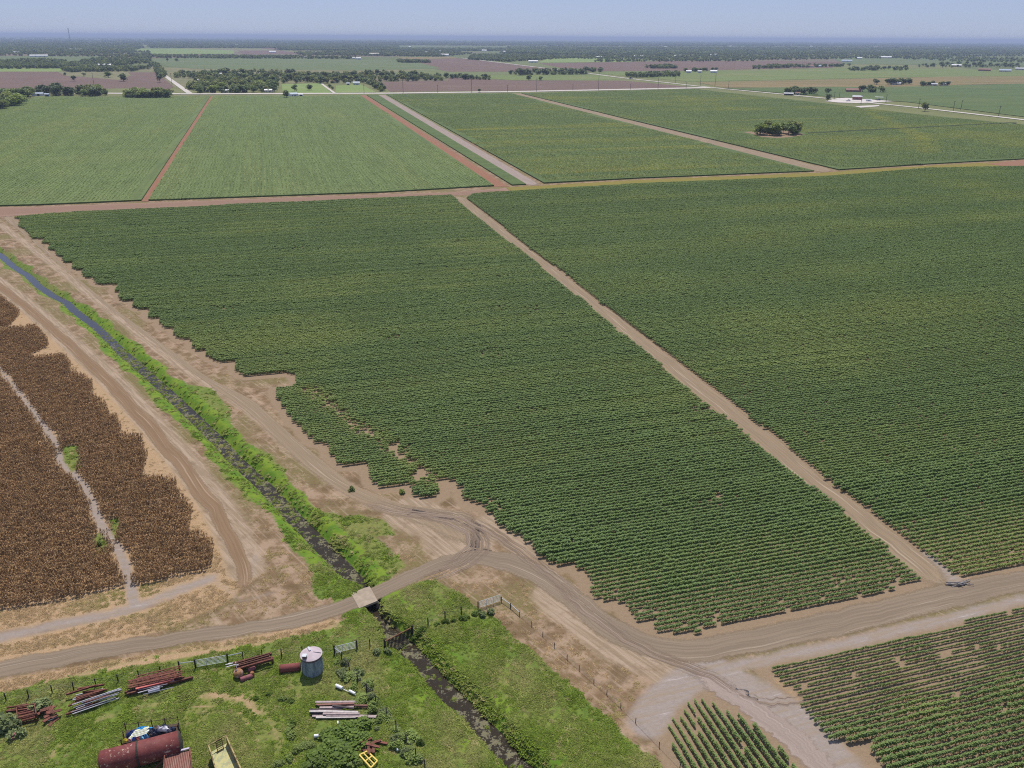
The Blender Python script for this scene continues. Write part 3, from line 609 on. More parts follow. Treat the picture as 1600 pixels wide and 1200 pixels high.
def tz(p):
    ix = np.clip(np.searchsorted(gx, p[:, 0]) - 1, 0, nx - 2); iy = np.clip(np.searchsorted(gy, p[:, 1]) - 1, 0, ny - 2)
    fx = (p[:, 0] - gx[ix]) / (gx[ix + 1] - gx[ix]); fy = (p[:, 1] - gy[iy]) / (gy[iy + 1] - gy[iy])
    def smp(Zg): return (Zg[iy, ix] * (1 - fx) + Zg[iy, ix + 1] * fx) * (1 - fy) + (Zg[iy + 1, ix] * (1 - fx) + Zg[iy + 1, ix + 1] * fx) * fy
    return smp
M_COTTON_FAR = mat_leaf('far_cotton_leaf', (.17, .245, .075), (.31, .395, .135), (.37, .38, .12), .38, .2)
M_COTTON_MID = mat_leaf('mid_cotton_leaf', (.12, .18, .048), (.225, .30, .085), (.40, .38, .06), .38, .2)
def patch_mesh(seed, mat=None):
    rs = random.Random(seed); mb = MB()
    for rr in range(6):
        for i in range(70): mb.leaf((rs.uniform(-5, 5), (rr - 2.5) * 1.96 + rs.gauss(0, .2), rs.uniform(-.05, .28)), .55, .6, rs, .35)
    return mb.mesh('crop_canopy', mat or M_COTTON_FAR)
CANOPY = pool('crop_canopies', [patch_mesh(60 + i) for i in range(6)])
CANOPY2 = pool('darker_crop_canopies', [patch_mesh(66 + i, M_COTTON_MID) for i in range(6)])
ISLAND = [(1160,207.5),(1180,206.5),(1215,204.5),(1240,206.5),(1258,211.5),(1238,215.5),(1215,217),(1190,215.5),(1176,211)]
def far_canopy(poly, u_dir, z, label, seed, src=None, lines=(), hole=None):
    rg = np.random.default_rng(seed); w = W(poly); u_dir = np.asarray(u_dir); p = row_points(w, u_dir, 11.76, 10, seed, .3); p = p[d_line(p, np.vstack([w, w[:1]])) > 4]; n = len(p)
    if hole is not None: p = p[sd_poly(p, W(hole)) > 4]; n = len(p)
    tn = np.clip(.08 + .28 * lf(p[:, 0], p[:, 1], 260, seed) + .42 * lf(p @ u_dir / 40, p @ np.array([-u_dir[1], u_dir[0]]), 45, seed + 1) + rg.normal(0, .05, n) + sum((.45 * np.clip(1.6 - d_line(p, W(l_)) / 7, 0, 1) for l_ in lines), np.zeros(n)), 0, 1)
    scatter('crop_canopy', np.c_[p, np.full(n, z)], math.atan2(u_dir[1], u_dir[0]) + np.where(rg.random(n) < .5, math.pi, 0), np.ones((n, 3)), tn, src or CANOPY, label, 'crop', 6)
far_canopy([(-60,182),(0,168),(60,152),(329,150.5),(221,314),(60,321),(-60,324)], VB, .72, 'leafy crop rows left of the narrow red track', 71)
far_canopy([(334,150.5),(440,150),(450,151.5),(478,151),(562,149),(772,291),(600,301),(232,314)], VB, .72, 'leafy crop rows between the two red tracks', 72)
far_canopy([(604,148),(800,146.5),(1272,268),(1000,279),(850,287)], UB, .72, 'leafy crop rows between grey track and tan track', 73, CANOPY2, ([(690,205),(965,195)], [(640,180),(800,176)]))
far_canopy([(815,146.5),(1085,139.5),(1250,158),(1420,178),(1600,196),(1800,218),(1800,236),(1600,249),(1450,257),(1310,266)], UB, .72, 'leafy crop rows round the bush island', 74, CANOPY2, ([(900,195),(1300,186)], [(1360,178),(1440,215),(1450,240)]), ISLAND)
sheet('bare_patch', ISLAND, .79, mat_plain('sandy_bare_soil', (.22, .15, .09), .9, .2, .3), 'sandy bare ground round the bush island', 'bare ground')
strip('field_drain', [(1262,208.5),(1400,201.5),(1588,192)], [(1262,209.8),(1400,202.7),(1588,193)], 1.0, mat_plain('dark_drain_growth', (.03, .045, .018), .95, .3, .3), 'dark drain line running right from the bush island', 'drain', n=60, m_=3, wob=.3)
M_CORN = mat_leaf('dead_corn_leaf', (.215, .122, .058), (.50, .325, .155), None, .2)
def corn_mesh(seed):
    rs = random.Random(seed); mb = MB()
    for k in range(4):
        cx, cy = -.4 + .27 * k + rs.uniform(-.07, .07), rs.uniform(-.1, .1); h = rs.uniform(1.25, 1.8); tx, ty = cx + rs.uniform(-.12, .12), cy + rs.uniform(-.12, .12)
        mb.tube((cx, cy, 0), (tx, ty, h), .018, 3, r2=.008)
        for i in range(14):
            t = rs.uniform(.25, .98); a = rs.uniform(0, 6.283); b = Vector((cx + (tx - cx) * t, cy + (ty - cy) * t, h * t)); l = rs.uniform(.16, .36); w = rs.uniform(.04, .075)
            d = Vector((math.cos(a), math.sin(a), 0)); s = Vector((-d.y, d.x, 0)) * w; m1 = b + d * l * .5 + Vector((0, 0, .10)); e = b + d * l + Vector((0, 0, -rs.uniform(.1, .4)))
            mb.poly([b - s * .5, m1 - s, m1 + s, b + s * .5]); mb.poly([m1 - s, e, m1 + s])
    return mb.mesh('dead_corn_plant', M_CORN)
CORN = pool('dead_corn_plants', [corn_mesh(100 + i) for i in range(8)])
def dry_field(poly, label, seed):
    rg = np.random.default_rng(seed); p = row_points(poly, UB, .92, .85, seed, .1); d = d_line(p, wSTRIP) - (1.0 + .5 * lf(p[:, 0], p[:, 1], 12, 8))
    p = p[(d > -.1) & (rg.random(len(p)) < .97) & (tz(p)(A['green'].reshape(ny, nx)) < .5)]; n = len(p); s = rg.uniform(.85, 1.15, n)
    return scatter('dead_corn_field', np.c_[p, np.full(n, -.03)], math.atan2(UB[1], UB[0]) + rg.uniform(-.3, .3, n) + np.where(rg.random(n) < .5, math.pi, 0), np.stack([s, s, s], 1), np.zeros(n), CORN, label, 'crop', 8)
dry_field(wCB, 'brown dried corn field split by a grey wash at the left edge', 15)
dry_field(wCA, 'small brown block of dried corn above the larger dry field', 16)

# ------------------------------------------------------------------ grass tufts and weeds near the camera
M_GRASS = mat_leaf('grass_blades', (.145, .225, .03), (.30, .385, .05), (.46, .41, .18), .45)
def tuft_mesh(seed, wide=1.0):
    rs = random.Random(seed); mb = MB()
    for i in range(34):
        a = rs.uniform(0, 6.283); r = rs.uniform(0, .32) * wide; b = Vector((r * math.cos(a), r * math.sin(a), 0)); h = rs.uniform(.05, .22); o = rs.uniform(.12, .34); a2 = rs.uniform(0, 6.283)
        tip = b + Vector((o * math.cos(a2), o * math.sin(a2), h)); s = Vector((-math.sin(a2), math.cos(a2), 0)) * rs.uniform(.025, .055); mb.poly([b - s, b + s, (b + tip) / 2 + s + Vector((0, 0, .05)), tip, (b + tip) / 2 - s + Vector((0, 0, .05))])
    return mb.mesh('grass_tuft', M_GRASS)
TUFTS = pool('grass_tufts', [tuft_mesh(200 + i) for i in range(8)])
Zg = Z.reshape(ny, nx); Gg = A['green'].reshape(ny, nx); Sg = A['straw'].reshape(ny, nx); Mg = A['mud'].reshape(ny, nx)
def sample_px(n, box, seed):
    rg = np.random.default_rng(seed); a, b = at(rg.uniform(box[0], box[2], n), rg.uniform(box[1], box[3], n)); return np.stack([a, b], 1)
pp = np.vstack([sample_px(90000, (-20, 900, 1080, 1215), 41), sample_px(34000, (0, 380, 680, 920), 42)])
rg = np.random.default_rng(43); smp = tz(pp); g_, z_, s_, mu_ = smp(Gg), smp(Zg), smp(Sg), smp(Mg)
cl = lf(pp[:, 0], pp[:, 1], 7, 51); clump = np.clip(.52 + .5 * cl, .12, 1)
ok = (sd_poly(pp, roadpoly) > .25) & (rg.random(len(pp)) < np.clip((g_ - .42) * 4, 0, 1) * clump * (1 - np.clip(s_ * 1.5, 0, .97))) & (z_ > WATER_Z + .1)
pp, z_, cl, s_ = pp[ok], z_[ok], cl[ok], s_[ok]
rw = resample(wD, 2600); rw = rw + rg.normal(0, 1.0, rw.shape); wy = rw[:, 1]         # floating and rooted weed in the water
kw = rg.random(len(rw)) < np.clip(np.where((wy > 128) & (wy < 222), .8, .12) + .6 * lf(rw[:, 0], rw[:, 1], 11, 58), 0, .9) * (wy < 235) * (np.hypot(rw[:, 0] - BRIDGE.x, rw[:, 1] - BRIDGE.y) > 3.5)
pp = np.vstack([pp, rw[kw]]); z_ = np.r_[z_, np.full(kw.sum(), WATER_Z)]; cl = np.r_[cl, np.full(kw.sum(), -.2)]; n = len(pp); sz = rg.uniform(.6, 1.25, n) * (1 + .5 * np.clip(cl, -.5, 1))
scatter('grass', np.c_[pp, z_ - .02], rg.uniform(0, 6.28, n), np.stack([sz * 1.2, sz * 1.2, sz * .6], 1), np.clip(.12 + .30 * np.clip((pp[:, 1] - 190) / 90, 0, 1) + .45 * lf(pp[:, 0], pp[:, 1], 18, 52) + rg.normal(0, .12, n) + .9 * (rg.random(n) < .05 + .12 * np.clip(lf(pp[:, 0], pp[:, 1], 5, 57), 0, 1)), 0, 1), TUFTS, 'bright green rough grass of the paddock and ditch banks', 'grass', 8)
M_DRYG = mat_leaf('dry_grass_blades', (.36, .245, .125), (.56, .41, .22), (.30, .27, .08), .35)
DRYT = pool('dry_tufts', [(lambda me: (me.materials.clear(), me.materials.append(M_DRYG), me)[2])(tuft_mesh(300 + i, 1.2)) for i in range(6)])
pp = np.vstack([sample_px(30000, (-20, 860, 520, 1080), 61), sample_px(16000, (560, 860, 1100, 1130), 62), sample_px(16000, (0, 380, 620, 880), 63)])
smp = tz(pp); g_, z_, s_ = smp(Gg), smp(Zg), smp(Sg); bare_ = smp(A['bare'].reshape(ny, nx)); gy_ = smp(A['grey'].reshape(ny, nx)); so_ = smp(A['soil'].reshape(ny, nx))
inroad = sd_poly(pp, roadpoly) < .6; cl = lf(pp[:, 0], pp[:, 1], 6, 53)
ok = (g_ < .45) & ~inroad & (bare_ < .4) & (gy_ < .35) & (so_ < .45) & ~inside(pp, wCB) & ~inside(pp, wCA) & (rg.random(len(pp)) < np.clip(.10 + .35 * s_ + .25 * cl, .03, 1))
pp, z_ = pp[ok], z_[ok]; n = len(pp); sz = rg.uniform(.4, .95, n)
scatter('dry_grass', np.c_[pp, z_ - .02], rg.uniform(0, 6.28, n), np.stack([sz * 1.2, sz * 1.2, sz * .5], 1), np.clip(lf(pp[:, 0], pp[:, 1], 22, 54) * .9, 0, 1), DRYT, 'sparse dry grass beside the road and ditch', 'grass', 6)

# ------------------------------------------------------------------ trees
M_BARK = mat_plain('bark', (.11, .085, .06), .9, .3, 3)
M_CROWN = [mat_leaf('oak_leaf', (.11, .155, .045), (.20, .255, .07), None, .25), mat_leaf('olive_leaf', (.17, .20, .05), (.28, .31, .08), None, .25),
           mat_leaf('dark_leaf', (.08, .118, .042), (.145, .19, .065), None, .2), mat_leaf('hackberry_leaf', (.17, .225, .05), (.29, .345, .085), None, .3)]
def crown_mb(seed, H=10.0, wide=1.0, leaf=1.0, dens=1.0, base=.18):
    rs = random.Random(seed); mb = MB(); nb = rs.randint(7, 10)
    for b in range(nb):
        a = rs.uniform(0, 6.283); rr = rs.uniform(0, .30) * H * wide; zc = rs.uniform(base + .12, .72) * H; r = rs.uniform(.19, .27) * H
        if b == 0: rr, zc, r = 0, .68 * H, .25 * H
        zc = min(zc, H - r * .85); cx, cy = rr * math.cos(a), rr * math.sin(a)
        for i in range(int(62 * dens)):
            z = rs.uniform(-.9, 1); t = rs.uniform(0, 6.283); q = math.sqrt(max(0, 1 - z * z)); k = r * rs.uniform(.72, 1.12)
            s_ = leaf * rs.uniform(.7, 1.3); mb.leaf((cx + k * q * math.cos(t), cy + k * q * math.sin(t), zc + k * z * .82), s_, s_ * 1.2, rs, .75)
    return mb
def trunk_mb(seed, H=10.0):
    rs = random.Random(seed); mb = MB(); mb.tube((0, 0, -.2), (rs.uniform(-.2, .2), rs.uniform(-.2, .2), H * .38), .030 * H, 7, r2=.017 * H)
    for i in range(4):
        a = i * 1.57 + rs.uniform(-.5, .5); z0 = H * rs.uniform(.22, .36); mb.tube((0, 0, z0), (H * .22 * math.cos(a), H * .22 * math.sin(a), z0 + H * .26), .014 * H, 5, r2=.005 * H)
    return mb
CROWNS = [[crown_mb(500 + 10 * k + i, wide=w, base=b).mesh('crown', M_CROWN[k]) for i, (w, b) in enumerate(((1, .15), (1.25, .1), (.85, .2)))] for k in range(4)]
TRUNKS = [trunk_mb(540 + i).mesh('trunk', M_BARK) for i in range(3)]
NTREE = [0]
def tree(x, y, h, label, group=None, kind=None, wide=1.0, name='tree', seed=None):
    rs = random.Random(NTREE[0] * 7 + 3); NTREE[0] += 1
    k = rs.randrange(4) if kind is None else kind
    o = empty(name, (x, y, ground_z(x, y) if y < 520 and abs(x) < 300 else 0), rs.uniform(0, 6.283)); s = h / 10; o.scale = (s * wide, s * wide, s)
    for nm, me in (('trunk', TRUNKS[rs.randrange(3)]), ('crown', CROWNS[k][rs.randrange(3)])):
        c = bpy.data.objects.new(nm, me); COL.objects.link(c); c.parent = o
    return tag(o, label, 'tree' if name != 'bush' else 'bush', group)
def grove(poly, n, h0, h1, label, group, kinds=(0, 1, 2, 3), sep=5.0, seed=1, name='tree', wide=1.4):
    rs = random.Random(seed); pl = np.array(poly, float); xs, ys = pl[:, 0], pl[:, 1]; got = []; tries = 0
    while len(got) < n and tries < n * 60:
        tries += 1; px, py = rs.uniform(xs.min(), xs.max()), rs.uniform(ys.min(), ys.max())
        if not inside(np.array([[px, py]]), pl)[0]: continue
        q = pt(px, py)
        if any((q.x - a) ** 2 + (q.y - b) ** 2 < sep * sep for a, b in got): continue
        got.append((q.x, q.y)); tree(q.x, q.y, rs.uniform(h0, h1) * 1.25, label, group, rs.choice(kinds), wide, name)
G = grove
G([(-30,152),(0,150),(30,147),(50,151),(48,156),(20,168),(-30,178)], 26, 9, 13, 'leafy tree in the grove at the left edge of the far green field', 'trees in the left edge grove', (1, 3, 0), 6, 1)
G([(40,147),(80,144),(165,144.5),(170,150),(150,152.5),(60,149)], 22, 8, 12.5, 'dark oak in the clump behind the white roofed shed', 'oaks behind the white roofed shed', (0, 2, 2, 1), 6, 2)
G([(196,151),(230,148),(266,148.5),(264,153.5),(200,154)], 17, 8, 10.5, 'green tree in the compact clump at the head of the far field', 'trees of the compact clump', (3, 3, 1), 6, 3)
G([(292,141),(310,125),(400,122),(430,133),(432,145),(310,146)], 62, 7, 11, 'tree in the dense wood right of the straight road', 'trees of the dense wood', (0, 1, 1, 3), 8, 4)
G([(262,122),(285,116),(420,113),(480,116),(470,131),(430,130),(300,124)], 34, 8, 12, 'tree in the back part of the dense wood', 'trees at the back of the wood', (0, 2, 0, 1), 11, 5)
G([(440,124),(480,118),(600,116),(690,121),(695,126),(590,128),(500,131)], 52, 8, 11.5, 'tree in the long wooded belt behind the mown paddocks', 'trees of the wooded belt', (0, 1, 2), 9, 6)
G([(568,129),(582,130),(606,143.5),(598,145)], 12, 7, 9, 'tree of the slanting hedgerow beside the ploughed field', 'slanting hedgerow trees', (0, 2, 1), 5, 7)
G([(690,121),(765,122),(766,126),(735,125),(700,123)], 12, 8, 10, 'dark tree in the short row behind the ploughed field', 'short row of dark trees', (2, 0), 7, 8)
G([(790,117),(915,115),(922,116.5),(800,118)], 20, 9, 12, 'dark tree in the straight shelter belt by the highway', 'trees of the shelter belt', (2, 2, 0), 7, 9)
G([(1226,147),(1240,146),(1294,147),(1290,148.7),(1228,148.5)], 11, 8, 11, 'dark tree beside the highway farmhouse', 'trees at the highway farmhouse', (2, 0), 6, 10)
G([(1342,144),(1355,143),(1380,143.5),(1378,144.5),(1345,145)], 7, 6, 10, 'dark tree right of the brown roofed house', 'trees beside the brown roofed house', (2, 0), 5, 11)
G([(1366,132),(1380,131.5),(1422,131),(1420,133),(1370,133)], 9, 8, 13, 'tree around the grey roofed house in the dry pasture', 'trees around the grey roofed house', (0, 2), 6, 12)
G([(1438,133),(1490,134),(1488,135.5),(1440,135)], 7, 6, 8, 'tree by the row of low sheds', 'trees by the low sheds', (0, 2), 6, 13)
G([(1322,110),(1360,108.5),(1425,108),(1424,110.5),(1330,111)], 15, 8, 12, 'tree in the dark belt left of the white house', 'trees in the dark belt', (2, 0), 9, 14)
G([(1430,104),(1500,101),(1600,103),(1600,106),(1440,106)], 24, 9, 13, 'tree in the farmstead belt at the right edge', 'trees in the farmstead belt', (2, 0), 12, 15)
G([(1060,113),(1090,110),(1135,112),(1130,115),(1065,115)], 9, 8, 11, 'tree among the white farm buildings', 'trees among the farm buildings', (2, 0), 9, 16)
G([(1174,211),(1190,206),(1235,206),(1246,212),(1225,215),(1185,214)], 15, 7, 11, 'leafy bush of the island thicket in the green field', 'bushes of the island thicket', (1, 3, 0), 3.2, 17, 'bush', 1.05)
for x, y, h, w, k, lab in ((448,153,12,1.0,0,'round tree left of the small grey blue house'), (460.5,142.5,11,.95,0,'left one of two round trees in the mown paddock'), (483,141,10,1.2,0,'right one of two round trees in the mown paddock'),
      (515,137,7,1.3,1,'small tree beside the pale lane'), (520,140,6,1.3,1,'small tree at the bend of the pale lane'), (749,144.5,6,1.3,2,'single bush on the main road verge before ploughed land'),
      (1293,158,11,1.0,0,'single round tree left of the white gravel yard'), (1445,174,12,1.05,1,'single tree beside the highway right of the yard'), (116,127,11,1.2,2,'round tree in the ploughed field left of centre'),
      (170,121.5,13,1.5,0,'spreading oak in the ploughed field'), (193,127,16,1.2,0,'tall dense tree standing in the ploughed field'), (131,119.5,8,1.4,2,'low dark tree at the ploughed field edge'), (102,118,7,1.2,2,'small dark tree in the upper ploughed field'),
      (262,96,11,1.1,2,'left of two lone trees in the broad grey green field'), (276,96,11,1.6,2,'right of two lone trees in the broad grey green field'), (1012,121,10,1.1,2,'lone tree nearest the highway in pale pasture'),
      (998,121,9,1.2,2,'low lone tree in the pale pasture'), (1366,131.5,11,1.0,2,'single upright tree left of the grey roofed house'), (826,125,12,1.5,0,'broad tree on the pasture by the shelter belt'), (844,125.5,9,1.3,0,'smaller tree beside the broad pasture tree'),
      (915,114.5,17,1.3,2,'tall dark tree at the end of the shelter belt'), (938,112,12,1.4,2,'dark tree beside the highway junction'), (250,129,14,1.0,2,'dark tree left of the straight road')):
    q = pt(x, y); tree(q.x, q.y, h, lab, None, k, w)

# far woodland: beyond the trees one could count
def full_tree(seed, k, wide):
    mb = crown_mb(seed, wide=wide, dens=.45, leaf=1.5, base=.05); me = mb.mesh('far_tree', M_CROWN[k]); return me
def copse(seed, k):
    rs = random.Random(seed); mb = MB()
    for t in range(9):
        cx, cy = rs.uniform(-32, 32), rs.uniform(-10, 10); h = rs.uniform(7, 12)
        for i in range(34):
            a = rs.uniform(0, 6.283); z = rs.uniform(.1, 1); q = math.sqrt(max(0.05, 1 - (z - .45) ** 2 * 3)) * h * .55; mb.leaf((cx + q * math.cos(a), cy + q * math.sin(a), z * h), 3, 3.6, rs, .8)
    return mb.mesh('far_copse', M_CROWN[k])
FAR1 = pool('far_trees', [full_tree(700 + i, i % 3, 1.5) for i in range(6)]); FAR2 = pool('far_copses', [copse(720 + i, (0, 2, 2)[i % 3]) for i in range(6)])
def px_scatter(regions, seed):
    rg = np.random.default_rng(seed); out = []
    for poly, n in regions:
        pl = np.array(poly, float); q = np.stack([rg.uniform(pl[:, 0].min(), pl[:, 0].max(), n * 4), rg.uniform(pl[:, 1].min(), pl[:, 1].max(), n * 4)], 1); q = q[inside(q, pl)][:n]
        a, b = at(q[:, 0], q[:, 1]); out.append(np.stack([a, b], 1))
    return np.vstack(out)
def woodland(name, regions, seed, src, h0, h1, label):
    p = px_scatter(regions, seed); n = len(p); rg = np.random.default_rng(seed); s = rg.uniform(h0, h1, n) / 10
    scatter(name, np.c_[p, np.zeros(n)], rg.uniform(0, 6.28, n) if src is FAR1 else rg.normal(0, .25, n), np.stack([s, s, s], 1), np.zeros(n), src, label, 'woodland', 6)
woodland('wood_undergrowth', [([(292,141),(310,122),(400,119),(430,131),(432,145),(310,146)], 260), ([(262,122),(285,114),(420,111),(480,115),(470,131),(430,130),(300,124)], 230), ([(440,124),(480,117),(600,115),(690,120),(695,126.5),(590,128.5),(500,131)], 330),
   ([(568,129),(582,130),(606,143.5),(598,145)], 26), ([(690,121),(765,122),(766,126),(735,125),(700,123)], 26), ([(790,117),(915,115),(922,116.5),(800,118)], 44), ([(-30,152),(0,150),(30,147),(50,151),(48,156),(20,168),(-30,178)], 80), ([(40,147),(165,144.5),(170,150),(60,149)], 50), ([(196,151),(266,148.5),(264,153.5),(200,154)], 55),
   ([(1430,104),(1500,101),(1600,103),(1600,106),(1440,106)], 50), ([(1322,110),(1360,108.5),(1425,108),(1424,110.5),(1330,111)], 30), ([(1174,210),(1190,206),(1235,206),(1246,211),(1225,214),(1185,213)], 5)], 80, FAR1, 6, 10.5, 'lower trees filling the woods between the taller trees')
woodland('far_woodland', [([(0,97),(60,94),(105,97),(104,107),(0,108)], 624), ([(100,103),(150,92),(232,86),(238,98),(130,109)], 624), ([(0,84),(235,80),(235,90),(0,87.5)], 540), ([(220,87),(450,88.5),(560,91),(560,92.5),(220,91)], 707),
   ([(460,83),(560,80),(690,80),(740,84),(690,89),(470,86.5)], 1747), ([(740,86),(830,86),(920,90),(880,92),(790,97),(730,93)], 1248), ([(880,86),(1600,82),(1600,88),(1230,94),(1050,94),(880,92)], 2579), ([(930,95.5),(1180,94),(1180,96),(930,97)], 187),
   ([(1400,88),(1600,92),(1600,98),(1500,97),(1400,92)], 291), ([(1010,106),(1045,104),(1060,107),(1015,107.5)], 107), ([(1175,106),(1215,104),(1232,106),(1180,108.5)], 65), ([(620,96),(670,97),(672,98.5),(622,98)], 166), ([(95,110),(190,107),(240,107),(205,112),(110,113)], 249),
   ([(230,100),(245,100),(262,120),(250,122)], 83), ([(975,119),(1060,115),(1062,120),(985,122)], 107), ([(1195,105),(1215,104),(1330,103),(1330,104.5),(1200,106.5)], 91), ([(800,112),(940,111),(940,113),(800,114)], 57)], 81, FAR1, 7.5, 12, 'far belts of dark trees between the distant fields')
woodland('remote_woodland', [([(-50,58),(420,60),(420,66),(235,66),(200,82),(0,84),(-50,84)], 3168), ([(230,64),(1650,69),(1650,74),(230,70)], 5280), ([(230,61.5),(1650,68),(1650,71),(230,66)], 3168), ([(420,70),(560,71),(560,74),(430,74)], 105), ([(800,74),(1650,75),(1650,84),(900,86),(790,84)], 3872), ([(440,76),(800,77),(800,80),(440,79)], 563),
   ([(236,70),(620,72),(620,76),(236,75)], 563)], 82, FAR2, 8, 13, 'remote hazy woodland reaching to the horizon')

# ------------------------------------------------------------------ buildings in the distance
M_WHITE = mat_plain('white_metal_siding', (.72, .72, .72), .5, .06, .4); M_GREYROOF = mat_plain('grey_metal_roof', (.42, .43, .45), .45, .12, .4); M_BLUE = mat_plain('blue_grey_roof', (.32, .38, .47), .5, .12, .4)
M_BROWN = mat_plain('brown_shingle', (.27, .16, .125), .9, .2, .8); M_BRICK = mat_plain('red_siding', (.30, .13, .11), .85, .15, .6); M_CREAM = mat_plain('cream_wall', (.60, .54, .45), .8, .08, .5); M_DARK = mat_plain('dark_opening', (.035, .035, .04), .6, .2, 1); M_GLASS = mat_plain('window_glass', (.05, .06, .08), .15, .2, 1, spec=.5)
def px_m(x, y):
    q = pt(x, y); return math.hypot(q.x, q.y) / 1290 * 1.02, q
def building(name, x, y, wpx, label, wall, roof, depth=.55, hgt=3.2, rz=0.0, group=None, cat='house', rise=.22, doors=1, wins=2):
    s, q = px_m(x, y); w = max(5, wpx * s); d = max(4.5, min(w * depth, 16)); h = hgt
    o = empty(name, (q.x, q.y, 0), -math.atan2(q.x, q.y) + rz); rs = d * rise
    b = MB(); b.box((0, 0, h / 2 - .2), (w, d, h + .4)); b.poly([(-w / 2, -d / 2, h), (-w / 2, d / 2, h), (-w / 2, 0, h + rs)][::-1]); b.poly([(w / 2, -d / 2, h), (w / 2, d / 2, h), (w / 2, 0, h + rs)]); b.build('wall', wall, o)
    r = MB(); e = .5; t = .18
    for sgn in (-1, 1):
        a = (-w / 2 - e, sgn * (d / 2 + e), h - .1); b_ = (w / 2 + e, sgn * (d / 2 + e), h - .1); c_ = (w / 2 + e, 0, h + rs + .12); d_ = (-w / 2 - e, 0, h + rs + .12)
        up = lambda v: (v[0], v[1], v[2] + t); r.poly([a, b_, c_, d_]); r.poly([up(v) for v in (a, b_, c_, d_)]); r.poly([a, b_, up(b_), up(a)]); r.poly([a, d_, up(d_), up(a)]); r.poly([b_, c_, up(c_), up(b_)])
    r.build('roof', roof, o)
    for k in range(doors):
        m_ = MB(); big = cat in ('barn', 'shed'); m_.box(((k - (doors - 1) / 2) * w / max(doors, 1) * .7 + w * .06, -d / 2 - .03, 1.05 if not big else 1.4), (1.1 if not big else 3.0, .1, 2.1 if not big else 2.8)); m_.build('door', M_DARK, o)
    for k in range(wins):
        m_ = MB(); m_.box(((k + .5) / wins * w - w / 2 - w * .05, -d / 2 - .03, 1.6), (1.3, .1, 1.2)); m_.build('window', M_GLASS, o)
    return tag(o, label, cat, group)
B = building
B('long_shed', 61, 88.8, 20, 'long white low shed in the flat green pasture', M_WHITE, M_WHITE, .2, 5, cat='shed', wins=0, doors=3)
B('school_building', 116, 79.5, 18, 'large white roofed building in the far town', M_CREAM, M_WHITE, .35, 7, wins=5, cat='building')
B('farmhouse', 163, 104, 16, 'white roofed farmhouse among trees at the far left', M_CREAM, M_WHITE, .4, 4)
B('farmhouse', 108, 111.5, 8, 'small white house at the upper edge of the ploughed field', M_WHITE, M_BROWN, .6, 3.5)
B('white_shed', 59, 149.7, 13, 'white roofed shed beside the left grove', M_WHITE, M_BLUE, .4, 3, cat='shed', wins=0)
B('blue_shed', 73.5, 150.8, 5, 'small blue shed before the dark oaks', mat_plain('blue_siding', (.08, .20, .50), .6, .1, .5), M_BLUE, .8, 3, cat='shed', wins=0)
B('farmhouse', 420, 144.2, 11, 'white roofed house at the wood edge by the main road', M_CREAM, M_WHITE, .5, 3.2)
B('farmhouse', 458, 150.6, 11, 'small grey blue house standing alone before the green field', M_WHITE, M_BLUE, .7, 3.2, .5)
B('tin_shed', 470, 150.4, 6, 'little white shed right of the grey blue house', M_WHITE, M_GREYROOF, .7, 2.6, cat='shed', wins=0)
B('farmhouse', 557, 132.8, 9, 'blue roofed white house on the mown paddock', M_WHITE, M_BLUE, .6, 4)
B('tin_shed', 544, 133, 4, 'small blue shed left of the blue roofed house', M_BLUE, M_BLUE, .8, 3, cat='shed', wins=0)
B('farmhouse', 520, 129.8, 6, 'brown roofed house half hidden by the wooded belt', M_CREAM, M_BROWN, .6, 3.5)
B('farmhouse', 352, 144.6, 9, 'grey roofed house in the front of the dense wood', M_CREAM, M_GREYROOF, .6, 3.2)
B('farmhouse', 312, 129, 4, 'white roofed cabin inside the dense wood', M_WHITE, M_WHITE, .7, 4.5)
B('white_shed', 426, 82.5, 9, 'white shed on the small remote ploughed field', M_WHITE, M_WHITE, .4, 6, cat='shed', wins=0)
B('farm_hall', 585, 87, 13, 'beige hall beyond the broad grey green field', M_CREAM, M_CREAM, .4, 8, cat='building')
B('farm_hall', 695, 88, 11, 'white grey hall by the remote highway bend', M_WHITE, M_GREYROOF, .5, 7, cat='building')
B('long_shed', 833, 97.8, 13, 'white long shed beside the far highway', M_WHITE, M_WHITE, .3, 5, cat='shed', wins=0, doors=2)
B('farmhouse', 936, 91, 8, 'white house in front of the far dark wood', M_WHITE, M_WHITE, .5, 5)
for x, y, w, lab in ((1076, 114, 7, 'leftmost of the three white farm buildings'), (1093, 114, 5, 'middle one of the three white farm buildings'), (1115, 114, 9, 'rightmost and largest of the three white farm buildings')): B('farm_building', x, y, w, lab, M_WHITE, M_WHITE, .6, 4.5, cat='farm building')
B('long_shed', 1383, 91, 15, 'long white roofed shed at the far right pasture', M_CREAM, M_WHITE, .3, 5, cat='shed', wins=0, doors=3)
B('farmhouse', 1343, 92.3, 6, 'little white house left of the long white roofed shed', M_WHITE, M_WHITE, .6, 5)
B('farm_building', 1323, 97, 13, 'blue grey farm building at the end of the far ploughed field', M_WHITE, M_BLUE, .4, 5, cat='farm building')
B('farmhouse', 1261, 105, 16, 'low pinkish house behind the pale pasture', M_CREAM, M_BROWN, .35, 3.8)
B('farmhouse', 1279, 104.8, 7, 'blue grey house right of the low pinkish house', M_WHITE, M_BLUE, .6, 4)
B('farmhouse', 1494, 104, 11, 'white roofed red house in the farmstead belt', M_BRICK, M_WHITE, .5, 4)
B('farmhouse', 1570, 112.3, 13, 'grey green roofed house at the right', M_CREAM, M_BLUE, .5, 4)
B('farmhouse', 1594, 109.5, 11, 'grey roofed house at the right picture edge', M_CREAM, M_GREYROOF, .5, 4)
